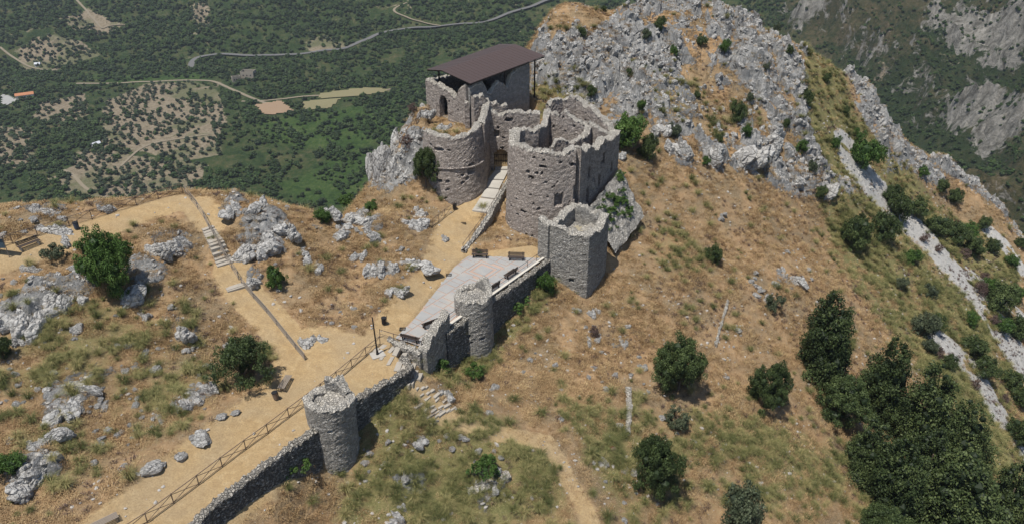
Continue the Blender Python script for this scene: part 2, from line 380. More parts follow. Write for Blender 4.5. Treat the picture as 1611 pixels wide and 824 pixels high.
green = np.maximum(green, poly_mask([(0, 430), (130, 480), (330, 440), (460, 560), (330, 640), (150, 780), (0, 780)], 3) * .42)
green = green * (.5 + .9 * sstep(.35, .62, n1 * .6 + n2 * .4))
# relief ---------------------------------------------------------------
det = (n1 - .5) * 1.1 + (n2 - .5) * .35 + (n3 - .5) * .12
flat = np.clip(np.maximum.reduce([path, upside, plat * .7, inte * .8]), 0, 1)
Z = Z + det * (1 - .85 * flat) * near
# craggy rock: tilted blocks and fins
wx = fbm(GX * .16, GY * .16, s=201) * 7; wy = fbm(GX * .16 + 9, GY * .16, s=202) * 7
rx = GX * .8 + GY * .6 + wx; ry = -GX * .6 + GY * .8 + wy
f1, f2, cid = worley(rx * .34, ry * .19, 31); g1, g2, gid = worley(rx * .85 + n3 * .6, ry * .5 + n3 * .4, 47); h1, h2, hid = worley(rx * 1.9, ry * 1.3, 49)
big = ridged(GX * .085 + wx * .05, GY * .12, 5, 5); rid = ridged(rx * .30, ry * .16, 8, 4)
crag = (cid - .4) * 1.5 + np.minimum(f2 - f1, .3) * 2.2 + (gid - .4) * .75 + np.minimum(g2 - g1, .3) * 1.1 + (hid - .5) * .3 + np.minimum(h2 - h1, .3) * .45 + (big - .4) * 3.2 + (rid - .4) * 1.8
mtop = sstep(100, 106, GY) * sstep(-4, 2, GX)
side = np.maximum(mtop, clf * .8)
Z = Z + crag * rockm * (.5 + .45 * side) * (1 - flat) * near
wob = (fbm(GX * .35, GY * .35, s=60) - .5) * 1.6
Z = Z * (1 - upside) + upside * (0.0 + (n2 - .5) * .12)
ter = sstep(-.5, .1, sd_poly(GX, GY, TER)); Z = Z * (1 - ter) + ter * -.25
Z = Z * (1 - plat) + plat * (8.9 + (n2 - .5) * .8 - (GY - 94) * .03)
Z = Z * (1 - inte) + inte * (3.6 + (n2 - .5) * 1.6)
ramp = sstep(-.6, .3, sd_poly(GX, GY, RAMP)); RLZ = [(742, 333, 1.2), (756, 311, 1.75), (765, 296, 2.2), (768, 283, 2.7), (779, 268, 3.3)]; RRZ = [(767, 336, 1.2), (780, 314, 1.75), (785, 298, 2.2), (792, 284, 2.7), (800, 268, 3.3)]
rz_ = np.interp(GY, [(P(*a)[1] + P(*b)[1]) / 2 for a, b in zip(RLZ, RRZ)], [a[2] for a in RLZ])
Z = Z * (1 - ramp) + ramp * (rz_ - .16)
path = np.maximum(path, ramp * .7)
Z = np.maximum(Z, -290)
def H(x, y): return bil(gx, gy, Z, np.asarray(x, float), np.asarray(y, float))
def Hs(x, y): return float(H(np.array([x]), np.array([y]))[0])
def hit(px, py):
    h = march(px, py, H, 30, 300, .2)
    return Vector(h) if h else Vector(P(px, py, D=160))
def samp(M, x, y): return bil(gx, gy, M, np.asarray(x, float), np.asarray(y, float))

# ------------------------------------------------------------------ ground materials
def ground_mat():
    m, t, b = mat("hill_ground", .95); n = N(t); co = n.coord()
    nA = n.noise(.22, 6, .65, co, .4); nB = n.noise(1.3, 6, .7, co, .6); nC = n.noise(7, 5, .75, co); nD = n.noise(28, 3, .7, co)
    straw = n.ramp(nB, [(.3, (.25, .15, .075)), (.5, (.385, .25, .135)), (.7, (.50, .35, .205))])
    straw = n.mix(n.ramp(nA, [(.4, 0), (.6, .8)]), straw, n.ramp(nC, [(.35, (.12, .095, .058)), (.65, (.27, .215, .135))]))
    straw = n.mix(n.ramp(nC, [(.45, 0), (.7, .5)]), straw, (.46, .345, .21))
    gr = n.ramp(nC, [(.3, (.065, .08, .025)), (.5, (.15, .16, .06)), (.72, (.28, .255, .11))])
    gr = n.mix(n.ramp(nB, [(.45, 0), (.65, .6)]), gr, (.27, .21, .10))
    g = n.math('ADD', n.attr("green"), n.math('MULTIPLY', n.math('SUBTRACT', nB, .5), 1.1))
    col = n.mix(n.ramp(g, [(.25, 0), (.6, .85)]), straw, gr)
    # brown litter flecks and tiny stones
    col = n.mix(n.ramp(nD, [(.56, 0), (.7, .45)]), col, (.10, .07, .04))
    vd = n.vor(5.5, co); vc = n.vor(5.5, co, out=1); s2 = n.new("ShaderNodeSeparateColor"); n.put(s2.inputs[0], vc)
    st = n.math('MULTIPLY', n.ramp(vd, [(.10, 1), (.2, 0)]), n.ramp(n.math('ADD', s2.outputs[0], n.math('MULTIPLY', nA, .6)), [(.98, 0), (1.0, 1)]))
    col = n.mix(n.math('MULTIPLY', st, .75), col, (.5, .48, .45))
    soil = n.ramp(nB, [(.3, (.41, .28, .14)), (.55, (.54, .39, .205)), (.75, (.63, .49, .29))])
    soil = n.mix(n.ramp(nA, [(.4, 0), (.62, .5)]), soil, (.44, .35, .23))
    soil = n.mix(n.ramp(nC, [(.38, .65), (.56, 0)]), soil, (.33, .235, .13))
    pth = n.ramp(n.math('ADD', n.attr("path"), n.math('MULTIPLY', n.math('SUBTRACT', nB, .5), .9)), [(.38, 0), (.62, .92)])
    col = n.mix(pth, col, soil)
    # limestone
    r1 = n.noise(.9, 8, .72, n.coord((1, 1, .45)), 1.2); r2 = n.noise(5, 6, .75, co, .8)
    rc = n.ramp(n.math('ADD', n.math('MULTIPLY', r1, .5), n.math('MULTIPLY', r2, .5)), [(.36, (.08, .08, .078)), (.45, (.23, .23, .226)), (.54, (.39, .388, .38)), (.64, (.56, .55, .53))])
    rc = n.mix(n.ramp(n.noise(.16, 4, .6, co, .6), [(.42, .55), (.6, 0)]), rc, (.15, .152, .155), 'MIX')
    rk = n.math('ADD', n.attr("rock"), n.math('MULTIPLY', n.math('SUBTRACT', nB, .5), 1.5))
    steep = n.math('MULTIPLY', n.math('SUBTRACT', .78, n.normz()), 1.6)
    rk = n.math('ADD', rk, n.math('MULTIPLY', steep, n.math('ADD', n.attr("rock"), .0)))
    rkm = n.ramp(rk, [(.38, 0), (.52, 1)])
    col = n.mix(rkm, col, rc)
    sc = n.ramp(n.math('ADD', n.math('MULTIPLY', r2, .6), n.math('MULTIPLY', nB, .4)), [(.3, (.22, .215, .2)), (.5, (.45, .44, .42)), (.7, (.60, .58, .55))])
    scm = n.ramp(n.math('ADD', n.attr("scree"), n.math('MULTIPLY', n.math('SUBTRACT', nB, .5), .9)), [(.4, 0), (.55, 1)])
    col = n.mix(scm, col, sc)
    n.put(b.inputs[0], col)
    h = n.math('ADD', n.math('MULTIPLY', nC, .5), n.math('MULTIPLY', nD, .25)); h = n.math('ADD', h, n.math('MULTIPLY', n.math('MULTIPLY', r2, rkm), 1.4))
    n.put(b.inputs["Normal"], n.bump(h, .9, .22))
    return m
GM = ground_mat()
def grid_faces(nx, ny):
    i = np.arange(nx - 1)[None, :] + np.arange(ny - 1)[:, None] * nx
    i = i.ravel(); return np.stack([i, i + 1, i + 1 + nx, i + nx], 1)
# sideways push of the rock so that faces overhang and break up
dxr = (vnoise(GX * .9, GY * .9, Z * .9, 70) - .5) * .9 * rockm * (1 - flat) * near * (.3 + .7 * side)
dyr = (vnoise(GX * .9 + 7, GY * .9, Z * .9, 71) - .5) * .9 * rockm * (1 - flat) * near * (.3 + .7 * side)
ground = link("hill_ground", mesh_np("hill_ground", np.stack([GX + dxr, GY + dyr, Z], -1), grid_faces(len(gx), len(gy)),
              attrs={"path": path, "rock": np.clip(rockm * (.72 + .32 * np.clip(crag, -1.2, 1.2)), 0, 1), "green": green, "scree": scree}, smooth=False), GM)
tag(ground, "dry grassy limestone hill the ruined castle stands on", kind="structure")

# ------------------------------------------------------------------ far valley and mountains
FP = [P(*a) for a in [(-100, 330, -232), (0, 320, -232), (300, 320, -236), (550, 320, -236), (0, 220, -228), (300, 220, -228), (600, 220, -226), (0, 150, -226), (300, 150, -227), (600, 150, -224), (800, 150, -224),
      (0, 100, -221), (300, 100, -221), (600, 100, -216), (800, 100, -214), (0, 50, -198), (300, 50, -202), (600, 50, -200), (850, 50, -196), (0, 0, -176), (300, 0, -182), (600, 0, -178), (850, 0, -172), (1050, 0, -178), (-200, 0, -165),
      (1200, 40, -190), (1300, 100, -190), (1400, 180, -192), (1500, 250, -196), (1611, 400, -200), (1700, 430, -205), (1300, 0, -150), (1400, 60, -152), (1450, 0, -126), (1611, 0, -108), (1611, 100, -138), (1500, 120, -150), (1611, 200, -160), (1611, 300, -186), (1700, 100, -120), (1800, 200, -150)]]
FP += [(x, y, z) for x, y, z in [(-900, 1500, -60), (-300, 1500, -60), (300, 1500, -60), (900, 1500, 40), (-900, 2300, 60), (0, 2300, 100), (900, 2300, 160), (0, 300, -240), (-500, 300, -235), (500, 250, -230), (-900, 700, -200), (900, 700, -40), (900, 300, -120), (-900, -300, -230), (0, -300, -240), (900, -300, -200), (0, 600, -238), (250, 620, -215)]]
FP = np.array(FP); fw = tps_fit(FP, 1e-3)
hx = np.arange(-1200, 1201, 5.0) if False else np.array(grow(-620, -1900, 8, 1.1)[::-1] + list(np.arange(-615, 620, 4.0)) + grow(620, 1900, 8, 1.1))
hy = np.array(grow(380, -900, 8, 1.1)[::-1] + list(np.arange(384, 1250, 4.0)) + grow(1252, 3000, 8, 1.1))
hx = np.unique(hx); hy = np.unique(hy); FX, FY = np.meshgrid(hx, hy)
FZ = tps_eval(FP, fw, FX, FY)
ROADPX = [([(300, 108), (300, 90), (345, 85), (400, 90), (480, 85), (545, 78), (575, 65), (590, 52), (640, 45), (700, 42), (760, 38), (830, 15), (870, 0)], 7, "country_road"), ([(120, 132), (250, 128), (335, 126), (360, 140), (385, 150), (430, 168)], 4, "dirt_track"),
         ([(380, 160), (420, 160), (480, 150), (560, 150), (620, 140)], 3.4, "dirt_track"), ([(0, 75), (60, 110), (90, 112)], 3, "dirt_track"), ([(120, 0), (165, 50), (160, 40), (200, 40)], 3, "dirt_track"), ([(100, 268), (125, 275), (120, 290), (140, 300)], 3, "dirt_track"),
         ([(700, 42), (640, 30), (610, 15), (640, 5)], 3.4, "dirt_track"), ([(190, 262), (230, 225), (330, 212)], 2.4, "dirt_track")]
mt = sstep(180, 330, FX - (FY - 600) * .18)                       # the steep mountain on the right
up = sstep(850, 1000, FY) * (1 - mt)
fr = ridged(FX * .006 + .3, FY * .0035, 11, 5); fr2 = ridged(FX * .02, FY * .014, 17, 4); ff = fbm(FX * .05, FY * .05, s=23)
gul = ridged((FX + FY * .45) * .0068 + ff * .12, (FY - FX * .5) * .0022, 91, 3)
LOW = mt * ((gul - .5) * 135 + (fr - .45) * 34) + (1 - mt) * ((fbm(FX * .006, FY * .006, s=29) - .5) * 16 * (1 + up))
FZ0 = FZ; FZ = FZ0 + LOW
def HF(x, y): return bil(hx, hy, FZ, np.asarray(x, float), np.asarray(y, float))
def hitf(px, py):
    h = march(px, py, HF, 250, 2600, 2.0)
    return h if h else P(px, py, D=1100)
def Wf(l): return [hitf(*a) for a in l]
RDPX = ROADPX
rm_ = np.zeros_like(FX)
for pts, wd, _nm in RDPX: rm_ = np.maximum(rm_, sstep(22, 8, dist_line(FX, FY, Wf(pts))))
FZ = FZ + (1 - rm_) * (mt * ((fr2 - .4) * 26 + (ff - .5) * 10) + (1 - mt) * ((ff - .5) * 3 + up * (fr2 - .4) * 14))
GROVES = [[(190, 150), (235, 130), (310, 128), (345, 150), (355, 190), (345, 215), (350, 245), (300, 252), (225, 240), (160, 232), (165, 160)], [(30, 78), (60, 60), (110, 60), (160, 85), (90, 110), (40, 110)], [(95, 30), (140, 15), (200, 40), (160, 60), (110, 40)],
          [(60, 165), (130, 148), (140, 180), (90, 200), (50, 190)], [(120, 235), (250, 250), (330, 260), (300, 300), (180, 312), (90, 300)], [(0, 200), (50, 200), (60, 260), (0, 270)], [(478, 62), (520, 58), (545, 76), (490, 84)], [(300, 10), (325, 5), (335, 45), (310, 55)]]
gm = np.zeros_like(FX); GW = [Wf(g) for g in GROVES]
for g in GW: gm = np.maximum(gm, sstep(-6, 6, sd_poly(FX, FY, g)))
MEAD = [[(400, 190), (600, 160), (640, 200), (560, 240), (430, 225)], [(560, 235), (430, 290), (480, 320), (580, 330), (590, 240)], [(130, 118), (330, 112), (330, 128), (180, 132)]]
MW = [Wf(g) for g in MEAD]; mm = np.zeros_like(FX)
for g in MW: mm = np.maximum(mm, sstep(-8, 8, sd_poly(FX, FY, g)))
cl = np.zeros_like(FX)
for g in [[(1470, 0), (1611, 0), (1611, 70), (1560, 85), (1500, 60)], [(1500, 150), (1560, 140), (1611, 190), (1560, 215), (1505, 185)], [(1540, 185), (1575, 190), (1570, 215), (1545, 210)], [(1225, 0), (1290, 0), (1260, 40), (1230, 30)]]:
    cl = np.maximum(cl, sstep(-14, 10, sd_poly(FX, FY, Wf(g))))
def far_mat():
    m, t, b = mat("valley_ground", .95); n = N(t); co = n.coord()
    a = n.noise(.008, 6, .6, co, .5); c_ = n.noise(.05, 6, .7, co, .5); d = n.noise(.3, 5, .75, co)
    g = n.ramp(n.math('ADD', n.math('MULTIPLY', c_, .6), n.math('MULTIPLY', d, .4)), [(.36, (.014, .030, .009)), (.48, (.032, .056, .016)), (.58, (.072, .078, .032)), (.68, (.17, .135, .08))])
    br = n.ramp(n.math('ADD', n.math('MULTIPLY', c_, .5), n.math('MULTIPLY', d, .5)), [(.36, (.016, .024, .010)), (.46, (.042, .042, .020)), (.57, (.085, .066, .038)), (.69, (.17, .135, .095))])
    br = n.mix(n.ramp(n.math('ADD', n.attr("gully"), n.math('MULTIPLY', n.math('SUBTRACT', c_, .5), .8)), [(.25, .85), (.5, 0)]), br, (.016, .030, .011))
    col = n.mix(n.ramp(n.math('ADD', n.attr("mount"), n.math('MULTIPLY', n.math('SUBTRACT', a, .5), .8)), [(.4, 0), (.7, .75)]), g, br)
    gv = n.ramp(d, [(.3, (.09, .08, .045)), (.45, (.22, .18, .125)), (.65, (.30, .255, .185))])
    gv = n.mix(n.ramp(n.noise(.02, 3, .5, co), [(.5, 0), (.6, .7)]), gv, (.09, .11, .045))
    col = n.mix(n.ramp(n.math('ADD', n.attr("grove"), n.math('ADD', n.math('MULTIPLY', n.math('SUBTRACT', n.noise(.022, 6, .7, co, 1.0), .5), 3.0), n.math('MULTIPLY', n.math('SUBTRACT', d, .5), .7))), [(.42, 0), (.58, 1)]), col, gv)
    md = n.ramp(n.math('ADD', n.math('MULTIPLY', d, .6), n.math('MULTIPLY', c_, .4)), [(.38, (.016, .038, .008)), (.48, (.035, .072, .014)), (.57, (.058, .10, .024)), (.68, (.12, .125, .055))])
    col = n.mix(n.math('MULTIPLY', n.math('ADD', n.attr("meadow"), n.math('MULTIPLY', n.math('SUBTRACT', c_, .5), n.attr("meadow")), None, True), .8), col, md)
    r = n.noise(.12, 8, .75, n.coord((1, 1, .3)), 1.0)
    rk = n.ramp(r, [(.38, (.08, .075, .065)), (.5, (.21, .20, .18)), (.66, (.38, .36, .33))])
    cm = n.math('ADD', n.attr("cliff"), n.math('MULTIPLY', n.math('SUBTRACT', n.noise(.045, 6, .75, co, 1.5), .5), 2.6))
    cm = n.math('ADD', cm, n.math('MULTIPLY', n.math('MULTIPLY', n.math('SUBTRACT', .80, n.normz()), 1.1), n.attr("mount")))
    col = n.mix(n.ramp(cm, [(.55, 0), (.72, .9)]), col, rk)
    n.put(b.inputs[0], col); n.put(b.inputs["Normal"], n.bump(n.math('ADD', d, c_), .8, 3.0))
    return m
FM = far_mat()
valley = link("valley_ground", mesh_np("valley_ground", np.stack([FX, FY, FZ], -1), grid_faces(len(hx), len(hy)), attrs={"mount": mt, "grove": gm, "meadow": mm, "cliff": cl, "gully": gul}, smooth=False), FM)
tag(valley, "wooded valley floor and bare mountain far below the hill", kind="structure")
# roads, tracks and fields in the valley
asph = plain("valley_asphalt", (.14, .14, .14), .9, sc=.3); dirt = plain("dirt_track", (.24, .205, .15), .95, sc=.3)
def drape(pts, width, name, m, lift=.35, step=6):
    w_ = [Vector((p[0], p[1], 0)) for p in Wf(pts)]; r = []
    for a, b in zip(w_[:-1], w_[1:]):
        k = max(1, int((b - a).length / step)); r += [a.lerp(b, i / k) for i in range(k)]
    r.append(w_[-1])
    for _ in range(10): r = [r[0]] + [(r[i - 1] + r[i] * 2 + r[i + 1]) / 4 for i in range(1, len(r) - 1)] + [r[-1]]
    V = []
    for i, p in enumerate(r):
        d = (r[min(i + 1, len(r) - 1)] - r[max(i - 1, 0)]).normalized(); nn = Vector((-d.y, d.x, 0)) * width / 2
        zc = max(float(HF(p.x + nn.x * k, p.y + nn.y * k)) for k in (-1, 0, 1)) + lift
        for k in (-1, 1): V.append((p.x + nn.x * k, p.y + nn.y * k, zc))
    q = [(2 * i, 2 * i + 1, 2 * i + 3, 2 * i + 2) for i in range(len(r) - 1)]
    return link(name, mesh_np(name, V, q), m)
ROADS = [(p_, w_, asph if n_ == "country_road" else dirt, n_) for p_, w_, n_ in ROADPX]
RW = []
for pts, wd, m_, nm in ROADS: tag(drape(pts, wd, nm, m_), kind="structure"); RW.append(Wf(pts))
def field(pts, name, m, lift=.8):
    w_ = Wf(pts); xs = [p[0] for p in w_]; ys = [p[1] for p in w_]; fx = np.arange(min(xs), max(xs), 3.0); fy = np.arange(min(ys), max(ys), 3.0)
    X, Y = np.meshgrid(fx, fy); q = grid_faces(len(fx), len(fy)); ins = in_poly(X, Y, w_).ravel(); keep = ins[q].all(1)
    return tag(link(name, mesh_np(name, np.stack([X, Y, HF(X, Y) + lift], -1), q[keep]), m), kind="structure")
tanf = plain("stubble", (.29, .205, .135), .95, sc=.2, var=.12); palef = plain("pale_grass", (.21, .19, .105), .95, sc=.1); qr = plain("quarry_stone", (.33, .33, .32), .95, sc=.2)
FLD = [[(398, 166), (444, 158), (472, 178), (412, 182)], [(500, 148), (600, 138), (620, 146), (560, 154), (500, 158)], [(0, 148), (15, 150), (35, 160), (10, 168), (0, 166)], [(470, 160), (540, 154), (520, 172), (480, 176)]]
field(FLD[0], "stubble_field", tanf); field(FLD[1], "stubble_field", palef); field(FLD[2], "gravel_yard", qr); field(FLD[3], "stubble_field", palef)
FW = [Wf(f) for f in FLD]
# ------------------------------------------------------------------ masonry
def stone_mat(name, cols, sc=3.2, crest=(.55, .52, .465), dark=.0, bump=1.0):
    m, t, b = mat(name, .93); n = N(t)
    co0 = n.coord((1, 1, 1.7)); wv = n.noise(2.2, 3, .6, co0, 0, True)
    mx = n.new("ShaderNodeMix", data_type='RGBA', blend_type='LINEAR_LIGHT'); n.put(mx.inputs[0], .14); n.put(mx.inputs[6], co0); n.put(mx.inputs[7], wv)
    co = mx.outputs[2]
    d = n.vor(sc, co, 'DISTANCE_TO_EDGE'); cc = n.vor(sc, co, out=1); sp = n.new("ShaderNodeSeparateColor"); n.put(sp.inputs[0], cc)
    base = n.ramp(sp.outputs[0], [(0, cols[0]), (.35, cols[1]), (.7, cols[2]), (1, cols[3])])
    nz = n.noise(.5, 6, .7, n.coord()); nf = n.noise(14, 4, .7, n.coord())
    base = n.mix(n.ramp(nz, [(.42, 0), (.68, .4)]), base, tuple(v * .7 for v in cols[1]))
    base = n.mix(n.ramp(nf, [(.35, .5), (.55, 0)]), base, tuple(v * .5 for v in cols[0]))
    mort = n.ramp(d, [(.01, 1), (.11, 0)])
    gap = n.ramp(n.math('ADD', n.noise(3, 3, .6, n.coord()), 0), [(.40, .7), (.56, 0)])
    mc = n.mix(gap, cols[4], (.10, .09, .078))
    col = n.mix(n.math('MULTIPLY', mort, .8), base, mc)
    base0 = base
    cr = n.ramp(n.math('ADD', n.attr("crest"), n.math('MULTIPLY', n.math('SUBTRACT', nf, .5), .6)), [(.5, 0), (.78, .9)])
    col = n.mix(cr, col, n.mix(n.ramp(nf, [(.35, 0), (.6, 1)]), tuple(v * .55 for v in crest), tuple(min(1, v * 1.2) for v in crest)))
    n.put(b.inputs[0], col)
    h = n.math('ADD', n.math('MULTIPLY', n.ramp(d, [(0, 0), (.16, 1)]), .8), n.math('MULTIPLY', nf, .45)); h = n.math('ADD', h, n.math('MULTIPLY', sp.outputs[1], .5))
    n.put(b.inputs["Normal"], n.bump(h, bump, .15))
    return m
CASTLE = stone_mat("castle_stone", [(.34, .295, .265), (.45, .395, .36), (.56, .495, .45), (.68, .615, .565), (.52, .46, .415)], 4.0)
GREYST = stone_mat("grey_rubble", [(.27, .26, .24), (.39, .375, .35), (.49, .465, .43), (.62, .60, .56), (.42, .40, .37)], 3.7)
DRYST = stone_mat("dry_stone", [(.14, .14, .138), (.25, .25, .245), (.38, .38, .37), (.56, .55, .54), (.10, .095, .09)], 3.8, (.44, .41, .36), bump=1.3)
PLAST = stone_mat("plastered_stone", [(.23, .225, .22), (.27, .265, .26), (.31, .30, .29), (.35, .34, .33), (.30, .29, .28)], 2.2, bump=.5)

def resample(pts, st, closed=False):
    L = [Vector((p[0], p[1], 0)) for p in pts]
    if closed: L.append(L[0])
    o = []; 
    for a, b in zip(L[:-1], L[1:]):
        k = max(1, round((b - a).length / st)); o += [a.lerp(b, i / k) for i in range(k)]
    if not closed: o.append(L[-1])
    return np.array([(v.x, v.y) for v in o])
def masonry(name, pts, zb, zt, thick=1.0, holes=(), pits=0, st=.2, m=None, parent=None, closed=False, batter=0.0, rag=.5, seed=0, swell=.07, rag_f=1.5, endrag=.0):
    """a wall along pts (outer face on the right hand side when walking along it); zb, zt: numbers or [(s 0..1, z)]"""
    p = resample(pts, st, closed); n = len(p)
    nx = np.roll(p, -1, 0) - np.roll(p, 1, 0)
    if not closed: nx[0] = p[1] - p[0]; nx[-1] = p[-1] - p[-2]
    nx /= np.linalg.norm(nx, axis=1)[:, None] + 1e-9; nr = np.stack([nx[:, 1], -nx[:, 0]], 1)
    seg = np.r_[0, np.cumsum(np.linalg.norm(np.diff(p, axis=0), axis=1))]; u = seg / seg[-1]
    f = lambda z: np.full(n, float(z)) if np.isscalar(z) else np.interp(u, [a for a, _ in z], [b for _, b in z])
    B = f(zb); Tt = f(zt)
    rg = (fbm(seg * rag_f, seg * 0 + seed * 3.7, s=seed + 5, o=4) - .5) * 2 * rag + (np.floor(vnoise(seg * 1.6, seg * 0, s=seed + 2) * 4) / 4 - .4) * rag * .7
    if closed: wv = np.clip(np.minimum(u, 1 - u) / .05, 0, 1); rg *= wv
    Tt = Tt + rg
    nv = max(3, int(np.max(Tt - B) / st) + 1)
    v = np.linspace(0, 1, nv)[None, :]; Zg = B[:, None] + (Tt - B)[:, None] * v
    off = (1 - v) * batter
    px = p[:, 0][:, None] + 0 * Zg; py = p[:, 1][:, None] + 0 * Zg
    dis = (fbm(px * 1.7, py * 1.7, Zg * 2.4, s=seed + 11, o=3) - .5) * 1.3 * swell + (vnoise(px * 4.5, py * 4.5, Zg * 6, s=seed + 19) - .5) * .09
    dis2 = (fbm(px * 1.7 + 9, py * 1.7, Zg * 2.4, s=seed + 13, o=3) - .5) * 2 * swell
    r2 = np.random.default_rng(seed + 100)
    for _ in range(pits):
        s0 = r2.uniform(.3, seg[-1] - .3); k = int(np.argmin(abs(seg - s0))); z0 = r2.uniform(B[k] + .8, max(Tt[k] - .7, B[k] + 1)); dis -= .55 * ((abs(seg - s0) < .11)[:, None] & (abs(Zg - z0) < .11))
    for hh in holes:
        if len(hh) > 4 and hh[4] == 'niche': dis -= min(.7, thick * .6) * (((seg > hh[0]) & (seg < hh[1]))[:, None] & (Zg > hh[2]) & (Zg < hh[3]))
    th = thick * (1 + (vnoise(seg * .8, seg * 0, s=seed + 8) - .5) * .25)[:, None]
    o_ = np.stack([px + nr[:, 0:1] * (th / 2 + off + dis), py + nr[:, 1:2] * (th / 2 + off + dis), Zg], -1)
    i_ = np.stack([px - nr[:, 0:1] * (th / 2 + dis2), py - nr[:, 1:2] * (th / 2 + dis2), Zg + (vnoise(seg * 2, seg * 0 + 4, s=seed) - .5)[:, None] * .25 * v], -1)
    # crest row in the middle, a little higher and uneven
    mid = (o_[:, -1] + i_[:, -1]) / 2; mid[:, 2] += .08 + r2.random(n) * .18
    jj = r2.uniform(-1, 1, (4, n)); o_[:, -1, 2] += jj[0] * .16; i_[:, -1, 2] += jj[1] * .16; o_[:, -2, 2] += jj[2] * .05; o_[:, -1, :2] += (nr.T * jj[3] * .1).T; mid[:, 2] += jj[2] * .14
    V = np.concatenate([o_.reshape(-1, 3), i_.reshape(-1, 3), mid]); NO = n * nv
    cr = np.zeros((n, nv)); cr[:, -1] = .85; cr[:, -2] = .35; cr = np.concatenate([cr.ravel(), cr.ravel(), np.ones(n)])
    ni = n if closed else n - 1; keep = np.ones((ni, nv - 1), bool)
    sc_ = np.array([(seg[i] + (seg[i + 1] if i + 1 < n else seg[-1] + st)) / 2 for i in range(ni)]); ii2 = (np.arange(ni) + 1) % n
    zc = (Zg[:ni, :-1] + Zg[:ni, 1:] + Zg[ii2, :-1] + Zg[ii2, 1:]) / 4
    for hh in holes:
        s0, s1, z0, z1 = hh[:4]
        if len(hh) > 4 and hh[4] == 'niche': continue
        S_ = sc_[:, None] + 0 * zc; ins = (S_ > s0) & (S_ < s1) & (zc > z0) & (zc < z1)
        if len(hh) > 4 and hh[4] == 'arch':
            r = (s1 - s0) / 2; ins |= (np.hypot(S_ - (s0 + s1) / 2, zc - z1) < r) & (zc >= z1)
        if len(hh) > 4 and hh[4] == 'rag': ins = (np.hypot((S_ - (s0 + s1) / 2) / (s1 - s0) * 2, (zc - (z0 + z1) / 2) / (z1 - z0) * 2) < 1 + (vnoise(S_ * 3, zc * 3, s=seed) - .5) * .6)
        keep &= ~ins
    I, J = np.nonzero(keep); I2 = ii2[I]
    a = I * nv + J; b_ = I2 * nv + J; c_ = I2 * nv + J + 1; d_ = I * nv + J + 1
    Q = [np.stack([a, b_, c_, d_], 1), np.stack([a, d_, c_, b_], 1) + NO]
    # reveals
    kp = np.pad(keep, 1, constant_values=False)
    if closed: kp[0, 1:-1] = keep[-1]; kp[-1, 1:-1] = keep[0]
    for di, dj in ((-1, 0), (1, 0), (0, -1), (0, 1)):
        nb = kp[1 + di:1 + di + ni, 1 + dj:1 + dj + nv - 1]; m_ = keep & ~nb
        if dj == 1: m_[:, -1] = False
        I, J = np.nonzero(m_); I2 = ii2[I]
        e = {(-1, 0): (I * nv + J, I * nv + J + 1), (1, 0): (I2 * nv + J + 1, I2 * nv + J), (0, -1): (I2 * nv + J, I * nv + J), (0, 1): (I * nv + J + 1, I2 * nv + J + 1)}[(di, dj)]
        Q.append(np.stack([e[0], e[1], e[1] + NO, e[0] + NO], 1))
    I = np.nonzero(keep[:, -1])[0]; I2 = ii2[I]; t0 = I * nv + nv - 1; t1 = I2 * nv + nv - 1
    Q.append(np.stack([t0, t1, I2 + 2 * NO, I + 2 * NO], 1)); Q.append(np.stack([I + 2 * NO, I2 + 2 * NO, t1 + NO, t0 + NO], 1))
    return link(name, mesh_np(name, V, np.concatenate(Q), attrs={"crest": cr}), m or CASTLE, parent)
def arc(cx, cy, r, a0, a1, n=24):
    return [(cx + r * math.cos(R(a0 + (a1 - a0) * k / n)), cy + r * math.sin(R(a0 + (a1 - a0) * k / n))) for k in range(n + 1)]
iron = plain("dark_iron", (.03, .03, .032), .6, .6)

# ---- the gate castle: round tower, gate wall, big horseshoe tower and inner walls
castle = tag(empty("castle_ruin", (1, 92, 0)), "roofless stone castle ruin with arched gate and horseshoe tower at the head of the ramp", "castle")
M0 = castle.matrix_world.copy(); bpy.context.view_layer.update(); 
def under(o, par):
    o.parent = par; o.matrix_parent_inverse = par.matrix_world.inverted(); return o
def cm(name, *a, **k):
    o = masonry(name, *a, **k); bpy.context.view_layer.update(); return under(o, castle)
bpy.context.view_layer.update()
cx, cy, r = LT
# arcs walked so that the outer face is on the right: decreasing angle = outer face outside? (right of travel)
t1 = cm("round_tower", arc(cx, cy, r - .45, 172, 352, 40), [(0, 3.5), (.25, .2), (.5, .6), (.8, .7), (1, 1.2)], [(0, 9.4), (.15, 9.9), (.45, 10.1), (.62, 9.8), (.85, 10.3), (1, 10.8)], .85, holes=[(3.6, 4.7, 8.2, 8.6, 'niche'), (3.3, 4.4, 4.1, 4.55, 'niche'), (7.4, 8.0, 5.0, 6.4, 'niche')], pits=24, batter=.75, rag=.35, seed=1)
t1["label"] = "round stone tower left of the gate"
